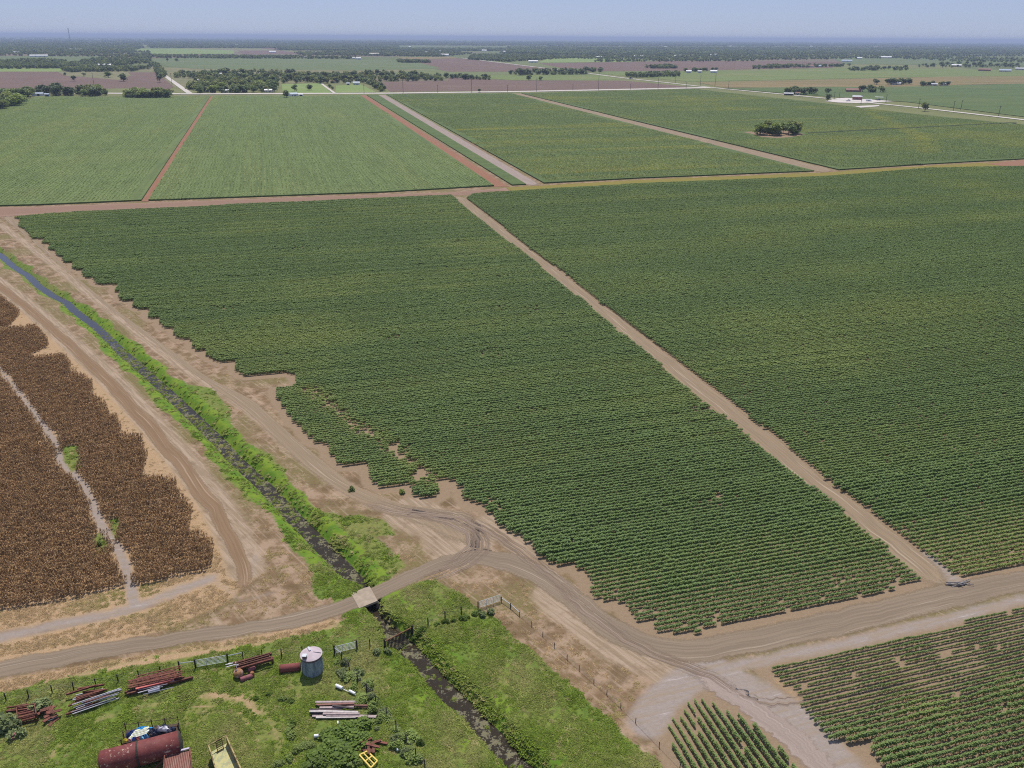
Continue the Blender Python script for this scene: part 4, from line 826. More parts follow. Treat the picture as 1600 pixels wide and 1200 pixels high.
B('farmhouse', 1538, 111, 14, 'long brown roofed house among the right trees', M_BRICK, M_BROWN, .4, 4)
B('farmhouse', 1333, 143.8, 19, 'wide brown hip roofed house above the gravel yard', M_BRICK, M_BROWN, .5, 3.2, .1)
B('farmhouse', 1400, 132.8, 11, 'grey roofed house under the big dark tree', M_CREAM, M_GREYROOF, .5, 3.2)
B('farmhouse', 1459, 134, 8, 'left one of the two low grey sheds', M_CREAM, M_GREYROOF, .6, 3); B('farmhouse', 1475, 133.5, 8, 'right one of the two low grey sheds', M_CREAM, M_GREYROOF, .6, 3)
B('farmhouse', 1246, 148.3, 6, 'cream house between highway trees', M_CREAM, M_BROWN, .6, 3.2); B('farmhouse', 1232, 148.9, 12, 'dark low carport by the highway trees', M_DARK, M_GREYROOF, .4, 2.6)
B('workshop', 1339, 156, 12, 'red grey workshop on the white gravel yard', M_BRICK, M_GREYROOF, .6, 4.2, cat='workshop', wins=1)
B('equipment_trailer', 1357, 158.5, 7, 'long white trailer box on the gravel yard', M_WHITE, M_WHITE, .5, 2.8, cat='trailer', wins=0, rise=.03)
# open-sided canopy
s, q = px_m(1373, 156.5); o = empty('canopy_shed', (q.x, q.y, 0), -math.atan2(q.x, q.y)); mb = MB(); mb.box((0, 0, 4.3), (11, 7, .25)); mb.build('roof', M_WHITE, o)
for dx in (-5, 5):
    for dy in (-3, 3): mb = MB(); mb.box((dx, dy, 2.05), (.3, .3, 4.25)); mb.build('post', M_GREYROOF, o)
tag(o, 'open white canopy shed sheltering a pickup on the yard', 'canopy')
rs = random.Random(5)
SMALL = [(27,83.5,8),(122,66.5,6),(141,67,11),(175,91,5),(160,79,4),(163,70,3),(14,77,4),(190,74,4),(370,70.8,3),(478,91,3),(499,91,3),(553,92,4),(560,93,7),(667,83,4),(677,80,3),(686,81,4),(757,80,7),(789,82,6),(905,74,7),(993,89,4),(1003,89,5),(1056,89,4),(1063,88,4),
  (1112,87,4),(1118,86.5,4),(1480,76,5),(1486,76.3,4),(1502,76.5,5),(1525,76.5,5),(1299,71.5,4),(1268,73,4),(1232,88,4),(1330,86,4),(1326,86.5,3),(1551,67.5,5),(1590,67.6,9),(830,76,4),(860,80,5),(950,78,5),(1040,74,4),(1140,73,6),(1200,75,4),(640,74,3),(415,119,4),(345,118,3),(376,116.5,3),(389,128,3)]
for x, y, w in SMALL: B('farm_building', x, y, w, 'tiny pale building among the distant trees', rs.choice((M_WHITE, M_CREAM)), rs.choice((M_WHITE, M_WHITE, M_GREYROOF)), .6, 5 if y < 100 else 4, rs.uniform(-.3, .3), 'tiny pale buildings in the distance', 'building', doors=1, wins=1)

# ------------------------------------------------------------------ vehicles far off
M_TYRE = mat_plain('tyre_rubber', (.025, .025, .025), .9, .2, 5)
def truck(x, y, label, paint, rz, scale=1.0):
    q = pt(x, y); o = empty('pickup_truck', (q.x, q.y, .45 if y < 130 else .45), rz); o.scale = (scale,) * 3
    b = MB(); b.box((0, 0, .75), (5.2, 1.9, .7)); b.box((2.0, 0, 1.0), (1.2, 1.8, .3)); b.build('body', paint, o)
    c = MB(); pr = [(-.3, 1.1), (1.5, 1.1), (.95, 1.8), (-.1, 1.8)]
    for sy in (-1, 1): c.poly([(px_, sy * .85, pz) for px_, pz in (pr if sy < 0 else pr[::-1])])
    for i in range(4): a, d = pr[i], pr[(i + 1) % 4]; c.poly([(a[0], -.85, a[1]), (a[0], .85, a[1]), (d[0], .85, d[1]), (d[0], -.85, d[1])])
    c.build('cab', M_GLASS, o); r = MB(); r.box((.42, 0, 1.83), (1.0, 1.6, .05)); r.build('roof', paint, o)
    for dx in (-1.6, 1.7):
        for sy in (-1, 1): w = MB(); w.tube((dx, sy * .75, .38), (dx, sy * 1.0, .38), .38, 14); w.build('wheel', M_TYRE, o)
    return tag(o, label, 'truck')
truck(1372.5, 157.3, 'dark pickup parked under the white canopy', mat_plain('dark_paint', (.04, .05, .09), .3, .1, 1, spec=.5), .3, 1.2)
truck(985.5, 123.5, 'dark vehicle driving on the diagonal highway', mat_plain('charcoal_paint', (.05, .05, .06), .3, .1, 1, spec=.5), 2.0, 1.9)
truck(1325, 158.5, 'white pickup parked left of the red workshop', mat_plain('white_paint', (.7, .7, .7), .3, .05, 1, spec=.5), .2, 1.2)

# ------------------------------------------------------------------ utility poles and the tower
M_POLE = mat_plain('weathered_pole', (.10, .085, .075), .85, .2, 1)
def pole(x, y, top, label, group, arms=1):
    s, q = px_m(x, y); h = max(8, (y - top) * s * 1.0); o = empty('utility_pole', (q.x, q.y, 0), R(15)); m_ = MB(); m_.tube((0, 0, -.5), (0, 0, h), .32, 8, r2=.22); m_.build('pole', M_POLE, o)
    for k in range(arms): a = MB(); a.box((0, 0, h - .8 - 2.2 * k), (3.4, .2, .25)); a.build('crossarm', M_POLE, o)
    tag(o, label, 'pole', group)
for x, y, t in ((630,145.5,123),(737,144.8,126),(838.5,143.2,124),(935,141,113),(1028,139.5,119),(1117,136,118)): pole(x, y, t, 'tall power pole behind the ploughed land road', 'tall power poles along the main road', 2)
for x, y, t in ((569,146,134),(684,145,134),(793,144,134),(895,141.5,133),(985,140,132),(1072,138,130)): pole(x, y, t, 'short roadside pole between the tall power poles', 'short poles along the main road')
for x, y, t in ((1055,130.5,117),(1094,134,120),(1138,138.5,128),(1303,156,146),(1311,154,145),(1345,163,151),(1384,161,150),(1435,169.5,157),(1489,174,161),(1501,172,160),(1560,182,169)): pole(x, y, t, 'wooden utility pole along the diagonal highway', 'poles along the highway')
pole(148, 138.5, 119, 'lone pole standing in the dark ploughed field', None); pole(269, 133, 118, 'pole beside the straight road at the left', None)
s, q = px_m(110, 65.5); hT = 15 * s; o = empty('radio_tower', (q.x, q.y, 0)); m_ = MB(); wT = 8
for k in range(3):
    a = k * 2.094; m_.tube((wT * math.cos(a), wT * math.sin(a), 0), (1.5 * math.cos(a), 1.5 * math.sin(a), hT), 1.3, 6, r2=.9)
for j in range(9):
    z0 = hT * j / 9; z1 = hT * (j + 1) / 9; r0 = wT + (1.5 - wT) * j / 9; r1 = wT + (1.5 - wT) * (j + 1) / 9
    for k in range(3): a, b = k * 2.094, (k + 1) * 2.094; m_.tube((r0 * math.cos(a), r0 * math.sin(a), z0), (r1 * math.cos(b), r1 * math.sin(b), z1), .6, 4)
m_.build('lattice_mast', M_POLE, o); m_ = MB(); m_.lathe([(4, hT - 3), (8, hT), (8, hT + 4), (3, hT + 6)], 14); m_.build('top_platform', M_POLE, o); tag(o, 'tall lattice tower with wide top above the far town', 'tower')

# ------------------------------------------------------------------ the culvert bridge
M_CONC = mat_plain('pale_concrete', (.31, .25, .185), .9, .2, .9)
br = empty('culvert_bridge', (BRIDGE.x, BRIDGE.y, 0)); c4 = [pt(x, y, .1) for x, y in ((548, 926), (577.5, 915.5), (590, 938), (561, 950))]
mb = MB(); lo = [(v.x - BRIDGE.x, v.y - BRIDGE.y, -.30) for v in c4]; hi = [(v.x - BRIDGE.x, v.y - BRIDGE.y, .05) for v in c4]
mb.poly(lo); mb.poly(hi[::-1])
for i in range(4): j = (i + 1) % 4; mb.poly([lo[i], hi[i], hi[j], lo[j]])
mb.build('deck', M_CONC, br)
for (i, j) in ((0, 3), (1, 2)):                       # abutment walls under each end of the deck
    m_ = MB(); m_.beam((lo[i][0], lo[i][1], -1.1), (lo[j][0], lo[j][1], -1.1), .35, 1.59); m_.build('abutment', mat_plain('darker_concrete', (.22, .18, .15), .9, .2, 1.5), br)  # abutments in a darker concrete than the deck
tag(br, 'pale concrete slab bridge carrying the dirt road over the ditch', 'bridge')

# ------------------------------------------------------------------ fences, gates
M_POST = mat_plain('dark_creosote_post', (.045, .038, .03), .9, .3, 4); M_WIRE = mat_plain('fence_wire', (.22, .20, .18), .6, .1, 3); M_GATE = mat_plain('galvanised_gate_tube', (.52, .55, .56), .4, .1, 4, spec=.4); M_RUSTRAIL = mat_plain('rusty_rail', (.22, .10, .06), .85, .25, 3)
def gp(x, y, dz=0.0): q = pt(x, y); return Vector((q.x, q.y, ground_z(q.x, q.y) + dz))
def fence(name, pts, label, ph=1.35, r=.075, thick=(), wires=4, toprail=()):
    base = [gp(*p) for p in pts]; o = empty(name, base[0]); L0 = base[0]
    for i, b in enumerate(base):
        m_ = MB(); rr = r * (1.55 if i in thick else 1); t = random.Random(i * 3 + len(pts)); m_.tube(b - L0 - Vector((0, 0, .3)), b - L0 + Vector((t.uniform(-.05, .05), t.uniform(-.05, .05), ph * (1.12 if i in thick else 1))), rr, 8); m_.build('post', M_POST, o)
    for w in range(wires):
        m_ = MB(); z = ph * (.3 + .62 * w / max(1, wires - 1))
        for i in range(len(base) - 1): m_.tube(base[i] - L0 + Vector((0, 0, z)), base[i + 1] - L0 + Vector((0, 0, z)), .007, 4, caps=False)
        m_.build('wire', M_WIRE, o)
    for i in toprail: m_ = MB(); m_.tube(base[i] - L0 + Vector((0, 0, ph * .86)), base[i + 1] - L0 + Vector((0, 0, ph * .86)), .05, 8); m_.build('brace_rail', M_GATE, o)
    return tag(o, label, 'fence')
def gate(name, p, q, label, bars=6, h=1.3, uprights=3, mat=None):
    a, b = gp(*p), gp(*q); o = empty(name, a); d = b - a; m_ = MB(); z0 = .22; mat = mat or M_GATE; u = d.normalized() * .18
    a0, b0 = u, d - u
    for z in (z0, h): m_.tube(a0 + Vector((0, 0, z)), b0 + Vector((0, 0, z)), .035, 8)
    for e in (a0, b0): m_.tube(e + Vector((0, 0, z0)), e + Vector((0, 0, h)), .035, 8)
    m_.build('gate_frame', mat, o)
    for k in range(1, bars - 1): m_ = MB(); z = z0 + (h - z0) * k / (bars - 1); m_.tube(a0 + Vector((0, 0, z)), b0 + Vector((0, 0, z)), .024, 6); m_.build('bar', mat, o)
    for k in range(1, uprights): m_ = MB(); e = a0.lerp(b0, k / uprights); m_.box(tuple(e + Vector((0, 0, (z0 + h) / 2)) + Vector((0, -.045, 0))), (.07, .03, h - z0), math.atan2(d.y, d.x)); m_.build('upright', mat, o)
    return tag(o, label, 'gate')
fence('wire_fence', [(-24,1102),(10,1095),(45,1090),(82,1084),(115,1078),(150,1072),(185,1066),(218,1060),(251,1053),(281,1047.5),(306,1044)], 'wire fence along the green verge left of the white tube gate', thick=(9, 10), toprail=(9,))
gate('farm_gate', (306.5,1044), (356,1034.5), 'long pale tube gate in the roadside fence left of the round tank')
fence('wire_fence', [(356,1034.5),(380,1029.5),(410,1027),(440,1026),(473,1022),(523,1021.5)], 'wire fence passing behind the round tank between two gates', thick=(0, 5), toprail=(0,))
gate('farm_gate', (523.5,1021.5), (558,1014), 'pale tube gate between the round tank and the ditch')
fence('wire_fence', [(558,1014),(578,1011),(601,1010)], 'short fence piece between tube gate and picket water gate', thick=(0, 2), wires=3)
# picket water gate over the ditch
a, b = gp(602, 1010), gp(643.5, 984); o = empty('water_gate', a); d = b - a; zt = 1.15
m_ = MB(); m_.tube((0, 0, zt), d + Vector((0, 0, zt)), .07, 8); m_.build('top_rail', M_RUSTRAIL, o)
for k in range(20):
    e = d * ((k + .5) / 20); m_ = MB(); bot = WATER_Z - a.z + .05 + .25 * abs(k - 9.5) / 10; m_.box(tuple(e + Vector((0, 0, (zt + bot) / 2))), (.13, .05, zt - bot), math.atan2(d.y, d.x)); m_.build('picket', M_POST, o)
m_ = MB(); m_.tube(Vector((0, -.06, .35)), d + Vector((0, -.06, .35)), .04, 6); m_.build('lower_rail', M_POST, o); tag(o, 'dark picket water gate hanging across the ditch', 'gate')
fence('wire_fence', [(644,984),(669,976.5),(695.5,967),(721,958.5),(747,951.5)], 'fence from the picket water gate up to the grey gate', thick=(0,), r=.09, wires=4)
gate('farm_gate', (747.5,951.5), (783,939.5), 'grey tube gate at the dry verge right of the ditch')
fence('wire_fence', [(783,939.5),(798,950),(812,962.5),(830,978),(848,994),(866,1011),(886,1030),(905,1047),(928,1068),(948,1085),(970,1106),(993,1129),(1030,1167),(1062,1200),(1090,1228)], 'long fence between dry verge and green bank at the right of the ditch', ph=.8, r=.05, thick=(0, 1), toprail=(0, 1))
fence('wire_fence', [(523,1021.5),(534,1030),(546,1047),(559,1065),(573,1081),(587,1099),(604,1118),(619,1139),(635,1161),(650,1182),(664,1200),(680,1222)], 'weedy fence running down beside the ditch from the tank gate', thick=(0,), toprail=(0,), wires=3)

# ------------------------------------------------------------------ the round tank
m = NT('weathered_galvanised_side'); tc = m.n('ShaderNodeTexCoord').outputs['Object']
mp = m.n('ShaderNodeMapping'); m.t.links.new(tc, mp.inputs[0]); mp.inputs['Scale'].default_value = (2.2, 2.2, .5); st = m.noise(1.0, 5, .65, mp.outputs[0])
m.color(m.ramp(st, [(.30, (.10, .115, .13)), (.5, (.20, .24, .27)), (.62, (.30, .36, .36)), (.75, (.16, .17, .18))])); m.b.inputs['Roughness'].default_value = .5; M_TANK = m.mat
M_LID = mat_plain('dusty_pinkish_lid', (.42, .35, .37), .65, .16, 1.6); M_GALV = mat_plain('galvanised_sheet', (.48, .50, .52), .4, .15, 2, spec=.4); M_BAND = mat_plain('rim_shade_and_dark_parts', (.12, .10, .10), .7, .25, 2)
q = gp(489, 1047.5); o = empty('round_tank', q); rT, hT_ = 1.62, 2.75
prof = [(rT, -.1)]
for k in range(12): z = hT_ * k / 12; prof += [(rT, z + .02), (rT + .035, z + hT_ / 24), (rT, z + hT_ / 12 - .02)]
m_ = MB(); m_.lathe(prof, 40); m_.build('side_wall', M_TANK, o, True)
m_ = MB(); m_.lathe([(rT + .02, hT_ - .02), (rT + .07, hT_), (rT + .07, hT_ + .32), (rT + .02, hT_ + .34)], 40); m_.build('rim_shade_band', M_BAND, o)  # band coloured dark for the shadow below the lid edge
m_ = MB(); m_.lathe([(rT + .12, hT_ + .345), (rT + .12, hT_ + .40), (.25, hT_ + .72), (.05, hT_ + .74)], 40); m_.build('lid', M_LID, o)
m_ = MB(); m_.box((-.75, -1.05, hT_ + .72), (.62, .62, .5)); h_ = m_.build('hatch', M_BAND, o); m_ = MB(); m_.box((-.75, -1.05, hT_ + 1.0), (.70, .70, .05)); m_.build('hatch_cover', M_GALV, h_)  # hatch box coloured dark, its near-side shade put into the colour
m_ = MB(); m_.beam((-.2, .25, hT_ + .78), (-.72, 1.25, hT_ + .62), .30, .22); m_.build('chute', M_GALV, o)
m_ = MB(); m_.beam((.35, .12, hT_ + .70), (1.55, .18, hT_ + .50), .12, .16); m_.build('rib', M_LID, o)
o.scale = (.86, .86, .90); tag(o, 'round weathered galvanised tank with pinkish lid and hatch', 'tank')

# ------------------------------------------------------------------ lying cylinders
M_REDT = mat_rust('maroon_paint', (.165, .048, .045), (.30, .16, .11), .36, 1.0); M_REDT2 = mat_rust('faded_maroon_paint', (.20, .06, .055), (.16, .06, .045), .45, 2.0)
m = NT('maroon_tank_paint'); tc = m.n('ShaderNodeTexCoord').outputs['Object']
pk = m.step(m.math('ADD', m.math('MULTIPLY', m.noise(3.2, 5, .7, tc), .65), m.math('MULTIPLY', m.noise(.55, 3, .5, tc), .35)), .565, .60)
m.color(m.mix(pk, m.ramp(m.noise(1.3, 4, .6, tc), [(.3, (.125, .034, .033)), (.7, (.20, .06, .052))]), (.48, .36, .27))); m.b.inputs['Roughness'].default_value = .6; M_BIGT = m.mat
def lying(name, p, q_, r, mat, label, cat, ends=.08, dark=None):
    a, b = Vector(p), Vector(q_); o = empty(name, (a + b) / 2 - Vector((0, 0, r)), math.atan2((b - a).y, (b - a).x)); L = (b - a).length
    T = Matrix.Translation((0, 0, r)) @ Matrix.Rotation(math.pi / 2, 4, 'Y'); m_ = MB()
    m_.lathe([(r * .55, -L / 2 - ends * .6), (r * .9, -L / 2 - ends * .3), (r, -L / 2), (r, -L / 6), (r, L / 6), (r, L / 2)], 32, 0, T); m_.build('shell', mat, o, True)
    m_ = MB(); m_.lathe([(r * .99, L / 2 + .004), (r * .9, L / 2 + ends * .4), (r * .5, L / 2 + ends)], 32, 0, T); m_.build('end_cap', dark or mat, o)
    return tag(o, label, cat), o
z0 = 1.5
a, b = pt(158, 1193, z0), pt(281, 1160.5, z0); o, _ = lying('storage_tank', a, b, 1.42, M_BIGT, 'long maroon storage tank lying at the picture bottom', 'tank', .3, mat_plain('dark_end_plate', (.06, .055, .045), .8, .2, 1))
Lt = (b - a).length; T = Matrix.Translation((0, 0, 1.42)) @ Matrix.Rotation(math.pi / 2, 4, 'Y')
m_ = MB(); m_.lathe([(1.43, -.10 - .3), (1.50, -.09 - .3), (1.50, .09 - .3), (1.43, .10 - .3)], 32, 0, T); m_.build('strap', M_POST, o)
for k in (-.33, .33): m_ = MB(); m_.box((Lt * k, 0, .12), (.5, 2.2, .5)); m_.build('cradle', M_POST, o)
a, b = gp(437.5, 1049, .42), gp(470, 1045.5, .42); lying('culvert_pipe', a, b, .56, M_REDT2, 'short maroon corrugated pipe lying left of the round tank', 'pipe', .05, M_BAND)
q = gp(373, 1057); o = empty('float_tank', q); m_ = MB(); m_.lathe([(.1, 0.0)] + [(.68 * math.sin(t), .60 - .62 * math.cos(t)) for t in np.linspace(.25, 2.95, 12)] + [(.08, 1.22)], 24); m_.build('shell', mat_rust('rusty_float_paint', (.36, .24, .22), (.30, .15, .06), .5, 1.4), o, True)
m_ = MB(); m_.lathe([(.16, 1.2), (.16, 1.3), (.12, 1.32)], 12, 0, Matrix.Translation((-.15, -.1, -.04))); m_.build('filler_neck', M_BAND, o); tag(o, 'round rusty pinkish float tank beside the beam rack', 'tank')
M_PINK = mat_rust('faded_pink_red', (.26, .10, .11), (.18, .07, .05), .4, 2)
a, b = gp(377, 1064, .3), gp(393, 1058.5, .3); lying('gas_cylinder', a, b, .33, M_PINK, 'long faded red gas cylinder in front of the float tank', 'cylinder', .18)
a, b = gp(389, 1050, .3), gp(398, 1046, .3); lying('gas_cylinder', a, b, .28, M_PINK, 'short faded red cylinder behind the longer gas cylinder', 'cylinder', .14)
q = gp(394.5, 1056); m_ = MB(); m_.lathe([(.22, 0), (.28, .1), (.28, .55), (.2, .7), (.08, .74)], 16); tag(m_.build('rusty_can', mat_rust('orange_rust', (.35, .16, .08), (.25, .10, .04), .5, 3), None, True, q), 'small orange rusty can by the gas cylinders', 'can')

# ------------------------------------------------------------------ scrap rows: every bar and pipe is a thing of its own
M_RUST = mat_rust('brown_rust', (.15, .065, .045), (.10, .045, .03), .5, 2.0); M_RUST2 = mat_rust('red_rust', (.20, .075, .055), (.13, .05, .035), .5, 1.5); M_SILVER = mat_plain('bright_pipe', (.50, .49, .52), .4, .15, 2, metal=.2, spec=.4); M_REDP = mat_plain('light_red_paint', (.52, .14, .12), .6, .15, 2); M_GREYP = mat_plain('grey_pipe', (.25, .25, .30), .5, .2, 2)
M_WPIPE = mat_plain('white_pvc', (.75, .75, .75), .5, .05, 3)
def bar(name, p, q_, w, h, mat, label, cat, group, lattice=False, round_=False):
    a, b = Vector(p), Vector(q_); o_ = (a + b) / 2; m_ = MB(); a, b = a - o_, b - o_
    if round_: m_.tube(a, b, w / 2, 10)
    elif lattice:                                   # an open web joist: two chords joined by a zigzag
        m_.beam(a, b, w, .06); up = Vector((0, 0, h)); m_.beam(a + up, b + up, w, .06); n = max(4, int((b - a).length / .6))
        for k in range(n): m_.beam(a.lerp(b, k / n) + (up if k % 2 else Vector()), a.lerp(b, (k + 1) / n) + (Vector() if k % 2 else up), .035, .035)
    else:                                           # a rolled section with flanges
        u = Vector((0, 0, h / 2)); m_.beam(a, b, w * .25, h); m_.beam(a + u, b + u, w, h * .16); m_.beam(a - u, b - u, w, h * .16)
    return tag(m_.build(name, mat, None, False, o_), label, cat, group)
rs = random.Random(77)
def heap(p, q_, n, spread, z0, z1, maker, lenr=(.6, 1.0), splay=.06):
    a, b = gp(*p), gp(*q_); d = (b - a); side = Vector((-d.y, d.x, 0)).normalized()
    for k in range(n):
        f = rs.uniform(*lenr); s = rs.uniform(0, 1 - f); off = (k + .5) / n * spread - spread / 2 + rs.uniform(-.08, .08); zz = z0 + (z1 - z0) * rs.random()
        j = rs.uniform(-splay, splay) * d.length; pa = a + d * s + side * (off - j / 2) + Vector((0, 0, zz)); pb = a + d * (s + f) + side * (off + j / 2) + Vector((0, 0, zz + rs.uniform(-.12, .12))); pb.z = max(pb.z, a.z + .08); maker(k, pa, pb)
heap((200,1078), (288,1057), 6, 1.9, .25, .9, lambda k, a, b: bar('web_joist', a, b, .16, .35, M_RUST2, 'rust red open web joist in the long beam stack', 'joist', 'rusty joists of the long stack', lattice=True), (.8, 1), .015)
heap((205,1085), (283,1064), 2, .5, .7, .8, lambda k, a, b: bar('steel_channel', a, b, .30, .2, M_REDP, 'light red painted channel on the long beam stack', 'beam', 'light red channels', ), (.75, .9), .01)
heap((195,1089), (302,1061), 3, .6, .2, .4, lambda k, a, b: bar('steel_beam', a, b, .22, .25, M_RUST, 'dark rusty beam lying at the front of the long stack', 'beam', 'dark beams of the long stack'), (.75, 1), .02)
heap((215,1088), (275,1072), 6, 1.2, .3, .8, lambda k, a, b: bar('pipe', a, b, .10, .1, M_SILVER if k % 2 else M_GREYP, 'thin silvery pipe before the light red channels', 'pipe', 'silvery pipes of the long stack', round_=True), (.45, .8), .04)
a, b = gp(232, 1083, .35), gp(250, 1078, .35); bar('white_barrel_pipe', a, b, .5, .5, mat_plain('lavender_white', (.60, .58, .72), .5, .08, 2), 'thick bluish white pipe piece before the long stack', 'pipe', None, round_=True)
heap((108,1116), (190,1089), 7, 1.3, .2, .8, lambda k, a, b: bar('pipe', a, b, .12, .1, (M_SILVER, M_GREYP)[k % 2], 'silver grey pipe in the middle scrap row', 'pipe', 'pipes of the middle scrap row', round_=True), (.6, 1), .03)
heap((112,1094), (165,1080), 6, 1.1, .2, .7, lambda k, a, b: bar('pipe', a, b, .12, .1, M_SILVER, 'bright pipe in the bundle behind the middle scrap row', 'pipe', 'bright pipes of the rear bundle', round_=True), (.6, 1), .04)
heap((104,1093), (168,1077), 4, 1.4, .4, .8, lambda k, a, b: bar('steel_beam', a, b, .18, .2, M_RUST2, 'rust red beam over the bright pipe bundle', 'beam', 'beams over the bright pipe bundle'), (.45, .8), .10)
heap((90,1118), (172,1090), 11, 2.0, .2, 1.0, lambda k, a, b: bar('steel_beam', a, b, .16, .18, (M_RUST, M_RUST2)[k % 2], 'brown rusty bar tangled in the middle scrap row', 'beam', 'rusty bars of the middle scrap row'), (.25, .6), .16)
heap((168,1086), (192,1081), 4, .7, .3, .6, lambda k, a, b: bar('pipe', a, b, .13, .1, (M_SILVER, M_GREYP)[k % 2], 'short silver pipe between the two scrap rows', 'pipe', 'short silver pipes', round_=True), (.7, 1), .05)
heap((64,1128), (98,1110), 14, 3.0, .15, .9, lambda k, a, b: bar('scrap_plate', a, b, .45, .08, (M_RUST, M_RUST2)[k % 2], 'bent rusty plate in the heap beside the frame machine', 'scrap plate', 'rusty plates of the heap'), (.2, .5), .25)
heap((74,1127), (92,1121), 3, .6, .1, .3, lambda k, a, b: bar('pipe', a, b, .10, .1, M_WPIPE, 'short white pipe before the rusty plate heap', 'pipe', 'short white pipes by the heap', round_=True), (.4, .7), .1)
heap((5,1113), (45,1107), 3, .8, .3, .6, lambda k, a, b: bar('steel_beam', a, b, .16, .16, M_RUST2, 'long rusty bar sticking out left of the frame machine', 'beam', 'bars left of the frame machine'), (.6, 1), .1)
# the rusty frame machine
p0, p1, p2, p3 = gp(31, 1134), gp(60, 1127), gp(57, 1112), gp(29, 1117); o = empty('rusty_implement', p0)
for i, v in enumerate((p0, p1, p2, p3)): m_ = MB(); m_.beam(v - p0 + Vector((0, 0, -.1)), v - p0 + Vector((0, 0, 1.35)), .13, .13); m_.build('corner_post', M_RUST, o)
for z in (.25, 1.3):
    for u, v in ((p0, p1), (p1, p2), (p2, p3), (p3, p0)): m_ = MB(); m_.beam(u - p0 + Vector((0, 0, z)), v - p0 + Vector((0, 0, z)), .12, .12); m_.build('rail', M_RUST, o)
for k in range(5): m_ = MB(); t = (k + .5) / 5; m_.tube(p0.lerp(p3, t) - p0 + Vector((0, 0, .5 + .12 * (k % 2))), p1.lerp(p2, t) - p0 + Vector((0, 0, .62)), .14, 10); m_.build('roller', M_RUST2, o)
tag(o, 'rusty open frame implement with rollers beside the grey bush', 'implement')
# rack of beams by the float tank
heap((366,1050), (428,1034), 5, 1.5, .75, .95, lambda k, a, b: bar('steel_beam', a, b, .2, .22, M_RUST2, 'rusty beam on the rack beside the float tank', 'beam', 'beams on the rack'), (.85, 1), .02)
heap((366,1048), (426,1031), 4, 1.3, 1.0, 1.15, lambda k, a, b: bar('steel_beam', a, b, .16, .16, M_RUST, 'upper dark beam on the rack beside the float tank', 'beam', 'upper beams on the rack'), (.7, 1), .03)
heap((352,1042), (392,1033), 4, .9, .15, .95, lambda k, a, b: bar('pipe', a, b, .12, .1, M_SILVER, 'silver pipe leaning at the left end of the rack', 'pipe', 'silver pipes at the rack', round_=True), (.7, 1), .04)
o = empty('beam_rack', gp(372, 1050)); b0 = gp(372, 1050)
for x, y in ((369,1052),(372,1042),(427,1037),(424,1030),(398,1044),(396,1036)): v = gp(x, y); m_ = MB(); m_.beam(v - b0, v - b0 + Vector((0, 0, .74)), .16, .16); m_.build('stand_leg', M_RUST, o)
for (x, y), (x2, y2) in (((369,1052),(372,1042)), ((427,1037),(424,1030)), ((398,1044),(396,1036))): m_ = MB(); m_.beam(gp(x, y) - b0 + Vector((0, 0, .62)), gp(x2, y2) - b0 + Vector((0, 0, .62)), .15, .15); m_.build('cross_bar', M_RUST, o)
tag(o, 'low rusty rack carrying beams beside the float tank', 'rack')
v = gp(371, 1052); m_ = MB(); m_.tube((0, 0, 0), (0, 0, 2.0), .06, 8); m_.tube((-.35, 0, 1.5), (.35, 0, 1.5), .05, 8); tag(m_.build('pipe_standpost', M_WPIPE, None, False, v), 'upright white pipe with a crosspiece at the rack', 'pipe post')

# ------------------------------------------------------------------ junk trailer and its load
M_FRAME = mat_rust('dark_olive_frame', (.055, .05, .035), (.09, .055, .03), .5, 2)
c4 = [pt(x, y, .75) for x, y in ((191, 1167), (283, 1150), (279, 1130), (197, 1141))]; o = empty('junk_trailer', (c4[0].x, c4[0].y, 0)); O = Vector((c4[0].x, c4[0].y, 0)); cl = [v - O for v in c4]
m_ = MB(); m_.poly([v for v in cl]); m_.poly([v - Vector((0, 0, .15)) for v in cl][::-1])
for i in range(4): a, b = cl[i], cl[(i + 1) % 4]; m_.poly([a - Vector((0, 0, .15)), b - Vector((0, 0, .15)), b, a])
m_.build('deck', M_FRAME, o)
for i in range(4):
    a, b = cl[i], cl[(i + 1) % 4]; m_ = MB(); hgt = .55 if i != 1 else .95
    m_.beam(a + Vector((0, 0, hgt / 2)), b + Vector((0, 0, hgt / 2)), .06, hgt - .02) if i in (0, 1) else m_.beam(a + Vector((0, 0, .9)), b + Vector((0, 0, .9)), .06, .06)
    m_.build('side_board' if i in (0, 1) else 'top_rail', M_FRAME, o)
    for t in ((0, .25, .5, .75) if i in (0, 2) else (0, .5)): m_ = MB(); v = a.lerp(b, t); m_.beam(v + Vector((0, 0, -.1)), v + Vector((0, 0, 1.15)), .09, .09); m_.build('stake', M_FRAME, o)
for t in (.42, .56):
    for a, b in ((cl[0], cl[1]), (cl[3], cl[2])): v = a.lerp(b, t); m_ = MB(); dr = (cl[3] - cl[0]).normalized() * .14; m_.tube(Vector((v.x, v.y, .38)) - dr, Vector((v.x, v.y, .38)) + dr, .38, 14); m_.build('wheel', M_TYRE, o)
tag(o, 'dark stake sided trailer heaped with coloured junk', 'trailer')
def on_deck(u, v, z=0.0): return O + cl[0].lerp(cl[1], u).lerp(cl[3].lerp(cl[2], u), v) + Vector((0, 0, z))
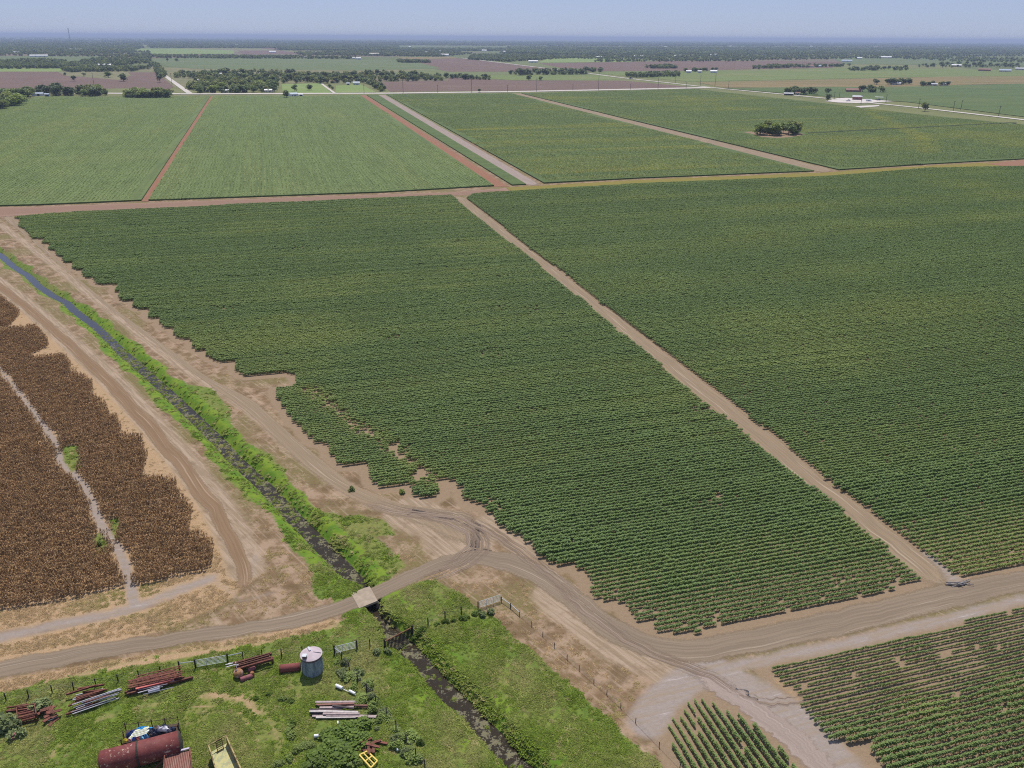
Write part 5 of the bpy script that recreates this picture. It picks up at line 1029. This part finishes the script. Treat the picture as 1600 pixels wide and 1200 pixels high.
def lump(name, u, v, sx, sy, sz, mat, label, cat, group=None, seed=0, z=0):
    r_ = random.Random(seed); m_ = MB(); n1, n2 = 12, 7; k = len(m_.v); ph = [r_.uniform(0, 6) for _ in range(4)]
    for j in range(n2 + 1):
        for i in range(n1):
            a = 6.283 * i / n1; e = 1.5708 * j / n2; w = 1 + .22 * math.sin(3 * a + ph[0]) + .15 * math.sin(5 * a + ph[1] + 3 * e); m_.v.append((sx / 2 * w * math.cos(a) * math.cos(e), sy / 2 * w * math.sin(a) * math.cos(e), sz * math.sin(e) * (1 + .2 * math.sin(2 * a + ph[2]))))
    for j in range(n2):
        for i in range(n1): i2 = (i + 1) % n1; m_.f.append((j * n1 + i, j * n1 + i2, (j + 1) * n1 + i2, (j + 1) * n1 + i)); m_.m.append(0)
    m_.f.append(tuple(reversed(range(n1)))); m_.m.append(0)
    ob = m_.build(name, mat, None, False, on_deck(u, v, .01 + z)); ob.rotation_euler.z = R(15) + r_.uniform(-.4, .4); return tag(ob, label, cat, group)
MT = lambda n, c: mat_plain(n, c, .6, .2, 2)
lump('tarpaulin', .33, .72, 2.2, .9, .75, MT('bright_blue_tarp', (.03, .30, .62)), 'bright blue tarp bunched at the back of the junk trailer', 'tarp', seed=1)
lump('tarpaulin', .12, .62, 1.0, 1.0, .6, MT('navy_tarp', (.02, .04, .16)), 'navy tarp at the left end of the junk trailer', 'tarp', seed=2)
for k in range(6): a, b = on_deck(.10 + .02 * k, .30 + .06 * k, .35 + .06 * k), on_deck(.42 + .02 * (k % 3), .42 + .05 * k, .5 + .05 * k); bar('board', a, b, .26, .05, MT('cream_board', (.60, .62, .42)) if k % 2 else MT('pale_board', (.66, .68, .62)), 'cream coloured board lying across the junk trailer', 'board', 'cream boards on the junk trailer')
for k in range(7): lump('feed_sack', .52 + .07 * (k % 6), .35 + .14 * (k % 4), .9, .7, .55, MT('dark_blue_plastic', (.035, .045, .085) if k % 2 else (.06, .06, .09)), 'dark blue sack on the right half of the junk trailer', 'sack', 'dark sacks on the junk trailer', 10 + k)
lump('plastic_sheet', .72, .52, 1.3, .7, .5, MT('white_sheet', (.72, .72, .76)), 'white plastic sheet among dark sacks on the trailer', 'sheet', None, 30, .3); lump('bucket_pile', .62, .66, .4, .4, .6, MT('pinkish_white', (.62, .52, .58)), 'pinkish white bundle left of the white sheet', 'bundle', None, 31, .2)
for k, (u, v, c, n) in enumerate(((.04, .22, (.62, .55, .05), 'yellow'), (.12, .16, (.55, .28, .25), 'salmon'), (.20, .22, (.08, .16, .50), 'royal blue'), (.27, .16, (.55, .12, .10), 'red'), (.33, .2, (.20, .45, .62), 'light blue'), (.40, .25, (.10, .30, .55), 'mid blue'))): lump('plastic_tub', u, v, .6, .5, .5, MT(n.replace(' ', '_') + '_plastic', c), n + ' plastic tub at the front edge of the junk trailer', 'tub', None, 40 + k, .1)

# ------------------------------------------------------------------ rusty flat trailer and yellow trailer
def flat_trailer(name, corners, zdeck, mat_floor, mat_frame, label, wall_h, walls, extras=None):
    c4 = [pt(x, y, zdeck) for x, y in corners]; O = Vector((c4[0].x, c4[0].y, 0)); o = empty(name, O); cl = [v - O for v in c4]; m_ = MB(); m_.poly(cl[::-1]); m_.poly([v - Vector((0, 0, .2)) for v in cl])
    for i in range(4): a, b = cl[i], cl[(i + 1) % 4]; m_.poly([a, b, b - Vector((0, 0, .2)), a - Vector((0, 0, .2))])
    m_.build('floor', mat_floor, o)
    for i in walls: a, b = cl[i], cl[(i + 1) % 4]; m_ = MB(); m_.beam(a + Vector((0, 0, wall_h / 2 + .01)), b + Vector((0, 0, wall_h / 2 + .01)), .08, wall_h); m_.beam(a + Vector((0, 0, wall_h + .05)), b + Vector((0, 0, wall_h + .05)), .14, .10); m_.build('side_panel', mat_frame, o)
    for t in (.45, .62):
        for a, b in ((cl[0], cl[3]), (cl[1], cl[2])): v = a.lerp(b, t); d = (cl[1] - cl[0]).normalized() * .13; m_ = MB(); m_.tube(Vector((v.x, v.y, .36)) - d, Vector((v.x, v.y, .36)) + d, .36, 14); m_.build('wheel', M_TYRE, o)
    return tag(o, label, 'trailer'), o, cl
m = NT('rusty_slats'); tc = m.n('ShaderNodeTexCoord').outputs['Object']; wv = m.n('ShaderNodeTexWave', bands_direction='X'); wv.inputs['Scale'].default_value = 1.6; wv.inputs['Distortion'].default_value = .5; rm = m.n('ShaderNodeMapping'); rm.inputs['Rotation'].default_value = (0, 0, -R(15)); m.t.links.new(tc, rm.inputs[0]); m.t.links.new(rm.outputs[0], wv.inputs['Vector'])
m.color(m.mix(m.step(wv.outputs['Fac'], .1, .4), (.07, .035, .025), m.ramp(m.noise(1.2, 5, .6, tc), [(.3, (.20, .085, .07)), (.7, (.33, .18, .14))]))); M_SLAT = m.mat
_, o, cl = flat_trailer('slatted_trailer', ((258, 1181), (297, 1171), (302, 1225), (254, 1236)), 1.3, M_SLAT, M_RUST2, 'rusty slat floored trailer below the maroon tank', .25, (1, 3))
m_ = MB(); m_.beam(cl[0] + Vector((0, .05, .18)), cl[1] + Vector((0, .05, .18)), .22, .12); m_.build('head_rail', mat_plain('lilac_grey_metal', (.46, .42, .52), .5, .1, 3), o)
m_ = MB(); a, b = cl[0] + Vector((.3, 0, -.1)), cl[0] + Vector((-1.4, -1.6, -1.1)); m_.beam(a, b, .16, .16); m_.build('drawbar', M_RUST, o)
m = NT('worn_yellow_floor'); tc = m.n('ShaderNodeTexCoord').outputs['Object']; n1 = m.noise(1.1, 6, .7, tc)
m.color(m.ramp(n1, [(.32, (.38, .36, .17)), (.48, (.46, .42, .20)), (.56, (.30, .33, .20)), (.68, (.40, .26, .15))])); M_YFLOOR = m.mat; M_YWALL = mat_rust('yellowish_trailer_paint', (.36, .29, .13), (.15, .10, .05), .5, 1.6)
_, o, cl = flat_trailer('yellow_trailer', ((328, 1176), (355, 1161), (385, 1228), (349, 1245)), .8, M_YFLOOR, M_YWALL, 'yellowish open trailer with ladder ramp inside its front', 1.15, (1, 3))
m_ = MB(); m_.beam(cl[0] + Vector((0, 0, 1.18)), cl[1] + Vector((0, 0, 1.18)), .08, .08); m_.build('front_rail', M_YWALL, o)
for k in range(2): m_ = MB(); t = .38 + .34 * k; m_.beam(cl[0].lerp(cl[1], t) + Vector((0, .1, 1.15)), cl[0].lerp(cl[1], t) + (cl[3] - cl[0]) * .10 + Vector((0, 0, .08)), .09, .09); m_.build('ladder_rail', M_FRAME, o)
for k in range(6): t = (k + .5) / 6; m_ = MB(); p_ = [(cl[0].lerp(cl[1], u) + Vector((0, .1, 1.15))).lerp(cl[0].lerp(cl[1], u) + (cl[3] - cl[0]) * .10 + Vector((0, 0, .08)), t) for u in (.38, .72)]; m_.beam(p_[0], p_[1], .06, .06); m_.build('rung', M_FRAME, o)

# ------------------------------------------------------------------ timber pile and small things in the weeds
M_PLANK = [mat_plain('weathered_plank', (.34, .27, .26), .85, .25, 3), mat_plain('dark_plank', (.075, .06, .06), .85, .3, 3), mat_plain('reddish_plank', (.22, .11, .09), .85, .25, 3), mat_plain('pale_plank', (.45, .40, .38), .85, .2, 3)]
for k, (x1, y1, x2, y2, z, mi, w) in enumerate(((493,1102,560,1101,.55,0,.30),(497,1107,554,1104,.62,2,.26),(494,1105,576,1106,.45,2,.18),(500,1111,553,1109,.55,0,.28),(484,1114,535,1112,.5,1,.34),(486,1118,555,1114,.35,1,.3),(498,1116,560,1117,.5,3,.3),(484,1117,520,1117,.6,3,.24),(510,1121,594,1122,.3,0,.42),(494,1124,556,1123,.3,3,.28),(545,1106,576,1107,.3,2,.2),(488,1121,535,1121,.25,0,.34),(520,1109,552,1112,.7,1,.24),(505,1120,562,1119,.45,0,.3))):
    a, b = gp(x1, y1, z), gp(x2, y2, z); lab, grp = (('long pale plank sticking out at the right of the timber pile', None) if k == 8 else ('%s plank in the timber pile in the weeds' % ('grey weathered', 'dark', 'reddish', 'pale')[mi], ('grey', 'dark', 'reddish', 'pale')[mi] + ' planks of the timber pile'))
    c_ = (a + b) / 2; m_ = MB(); m_.beam(a - c_, b - c_, w, .10); tag(m_.build('plank', M_PLANK[mi], None, False, c_), lab, 'plank', grp)
for p, q_, r_, nm, lab in (((525,1073),(535,1077.5),.22,'pipe','thick white pipe in the grass below the round tank'), ((546,1081),(555,1086),.17,'pipe','white pipe right of the thicker white pipe'), ((537,1078),(565,1091),.05,'pipe','thin long pale pipe between the white pipes'), ((619,1163),(622,1175),.16,'pipe','white pipe standing among weeds by the fence'), ((491,1153),(498,1152),.2,'block','small white block in the weeds below the timber pile'), ((528,1129),(528.5,1133),.09,'stake','tiny white stake below the timber pile')):
    a, b = gp(*p, dz=r_ + .12), gp(*q_, dz=r_ + .12); c_ = (a + b) / 2; m_ = MB(); m_.tube(a - c_, b - c_, r_, 12); tag(m_.build('white_' + nm, M_WPIPE, None, False, c_), lab, nm)
c0 = gp(585, 1168)
for k in range(9):
    a_ = rs.uniform(.9, 2.3) if k % 2 else rs.uniform(-.4, .4); p = c0 + Vector((rs.uniform(-1.3, .9), rs.uniform(-.5, .8), .15 + .05 * k)); d = Vector((math.cos(a_), math.sin(a_), rs.uniform(-.05, .1))) * rs.uniform(.7, 1.1)
    bar('scrap_bar', p - d, p + d, .3, .12, (M_RUST2, M_RUST)[k % 2], 'rusty bar in the brown scrap heap by the yellow frame', 'scrap bar', 'rusty bars of the brown scrap heap')
c4 = [gp(x, y, .45) for x, y in ((562,1184),(574,1178),(590,1193),(580,1204))]; o = empty('yellow_framework', c4[0]); M_YEL = mat_plain('yellow_paint', (.62, .45, .10), .6, .12, 3)  # the yellow frame lying by the brown scrap heap
for i in range(4): m_ = MB(); m_.beam(c4[i] - c4[0], c4[(i + 1) % 4] - c4[0], .16, .16); m_.build('side_rail', M_YEL, o); m_ = MB(); m_.beam(c4[i] - c4[0] - Vector((0, 0, .09)), c4[i] - c4[0] - Vector((0, 0, .5)), .12, .12); m_.build('leg', M_YEL, o)
m_ = MB(); m_.beam(c4[0].lerp(c4[3], .5) - c4[0] + Vector((0, 0, .012)), c4[1].lerp(c4[2], .5) - c4[0] + Vector((0, 0, .012)), .14, .14); m_.build('cross_rail', M_YEL, o)
m_ = MB(); m_.beam(c4[1].lerp(c4[0], .5) - c4[0] + Vector((0, 0, .03)), c4[3].lerp(c4[2], .5) - c4[0] + Vector((0, 0, .03)), .12, .14); m_.build('centre_rail', M_YEL, o); tag(o, 'yellow painted steel trestle lying near the picture bottom', 'framework')
q = gp(21, 1154); lump_m = MB(); lump_m.tube((0, 0, 0), (.1, 0, .5), .3, 12); lump_m.box((.05, .1, .6), (.5, .4, .3), .4); tag(lump_m.build('red_drum', M_PINK, None, False, q), 'small faded red drum below the grey bush', 'drum')
for k in range(9):
    q = gp(1497 + rs.uniform(-14, 14), 913 + rs.uniform(-3, 3), .12 + .04 * k); a_ = rs.uniform(-.3, .7); d = Vector((math.cos(a_), math.sin(a_), rs.uniform(-.05, .1))) * rs.uniform(.7, 1.6); m_ = MB(); m_.tube(-d, d, .11, 8, r2=.06)
    tag(m_.build('driftwood_log', mat_plain('grey_driftwood', (.25, .225, .21), .9, .25, 3), None, False, q), 'grey log in the debris pile at the field corner', 'log', 'grey logs of the debris pile')

# ------------------------------------------------------------------ bushes near the yard
M_GREYB = mat_leaf('grey_green_leaf', (.13, .165, .06), (.24, .28, .12), None, .3); M_WEED = mat_leaf('weed_leaf', (.14, .20, .04), (.26, .32, .085), None, .35); M_DKB = mat_leaf('dark_bush_leaf', (.085, .14, .02), (.16, .23, .035), None, .35)
def bush_mesh(seed, mat, leaf=.20, n=520):
    rs = random.Random(seed); mb = MB()
    for b in range(8):
        a, rr = rs.uniform(0, 6.283), rs.uniform(0, .62); r = rs.uniform(.3, .5); cx, cy, cz = rr * math.cos(a), rr * math.sin(a), rs.uniform(.2, .6)
        mb.tube((0, 0, 0), (cx, cy, cz), .02, 4)
        for i in range(n // 8):
            z = rs.uniform(-.7, 1); t = rs.uniform(0, 6.283); q = math.sqrt(max(0, 1 - z * z)); k = r * rs.uniform(.6, 1.15); mb.leaf((cx + k * q * math.cos(t), cy + k * q * math.sin(t), max(.03, cz + k * z)), leaf, leaf * 1.3, rs, .7)
    return mb.mesh('bush', mat)
BM = {n: [bush_mesh(900 + 10 * i + j, mt) for j in range(3)] for i, (n, mt) in enumerate((('grey', M_GREYB), ('weed', M_WEED), ('dark', M_DKB)))}
def bush(x, y, w, h, kind, label, group=None):
    q = gp(x, y, -.03); o = bpy.data.objects.new('bush', rs.choice(BM[kind])); COL.objects.link(o); o.location = q; o.scale = (w / 2, w / 2 * rs.uniform(.8, 1.1), h); o.rotation_euler.z = rs.uniform(0, 6.28); tag(o, label, 'bush', group)
bush(6, 1140, 5.0, 1.9, 'grey', 'large grey green bush at the left picture edge'); bush(28, 1150, 2.6, 1.1, 'grey', 'small grey green bush above the red drum'); bush(24, 1136, 2.6, 1.4, 'grey', 'middle grey green bush touching the frame implement'); bush(58, 1107, 3.4, 1.2, 'grey', 'low grey green bush behind the frame implement')
for x, y, w, h in ((524,1165,4.5,1.0),(545,1148,4.0,1.0),(500,1180,4.2,1.1),(535,1188,4.5,1.1),(560,1135,3.4,.9),(512,1152,3.4,.9),(560,1160,3.5,.9),(490,1195,4,1.0)): bush(x, y, w, h, 'dark', 'dark green bush in the thicket below the timber pile', 'dark bushes of the thicket')
for k in range(46):
    t = rs.random(); x = 535 + 115 * t + rs.uniform(-22, 14); y = 1040 + 140 * t + rs.uniform(-12, 12); bush(x, y, rs.uniform(1.0, 2.4), rs.uniform(.4, .9), rs.choice(('weed', 'grey', 'weed')), 'low weedy shrub along the fence beside the ditch', 'weedy shrubs along the yard fence')
for k in range(26): bush(rs.uniform(395, 600), rs.uniform(1085, 1195), rs.uniform(.8, 1.9), rs.uniform(.3, .7), rs.choice(('weed', 'dark')), 'low weed clump scattered in the paddock grass', 'weed clumps in the paddock')
for k in range(16): t = rs.random(); bush(646 + 105 * t + rs.uniform(-3, 3), 985 - 32 * t + rs.uniform(1, 6), rs.uniform(.7, 1.5), rs.uniform(.4, .8), 'dark', 'dark weed growing under the fence right of the water gate', 'weeds under the right fence')
for x, y in ((605,1018),(590,1022),(765,958),(752,962)): bush(x, y, 1.6, .8, 'grey', 'grey green weed beside a gate post', 'grey weeds at the gate posts')
for x, y, lab in ((550,766,'lone small green plant on the bare dirt by the track'), (627,771,'lone cotton plant on the bare dirt below the field'), (155,852,'bright green bush beside the grey wash in dry corn')): bush(x, y, 1.6, .8, 'weed', lab)

# ------------------------------------------------------------------ the hazy air
mb = MB(); mb.box((0, 24000, 57), (90000, 50000, 120))
hz = mb.build('haze', bpy.data.materials.new('hazy_air'))
hm = hz.data.materials[0]; hm.use_nodes = True; ht = hm.node_tree; ht.nodes.clear()
ho = ht.nodes.new('ShaderNodeOutputMaterial'); hv = ht.nodes.new('ShaderNodeVolumePrincipled')
hv.inputs['Density'].default_value = HAZE_DENSITY; hv.inputs['Color'].default_value = (.55, .66, .90, 1); hv.inputs['Anisotropy'].default_value = .0
ht.links.new(hv.outputs[0], ho.inputs['Volume'])
tag(hz, 'thin blue summer haze over the plain', 'haze', kind='stuff')
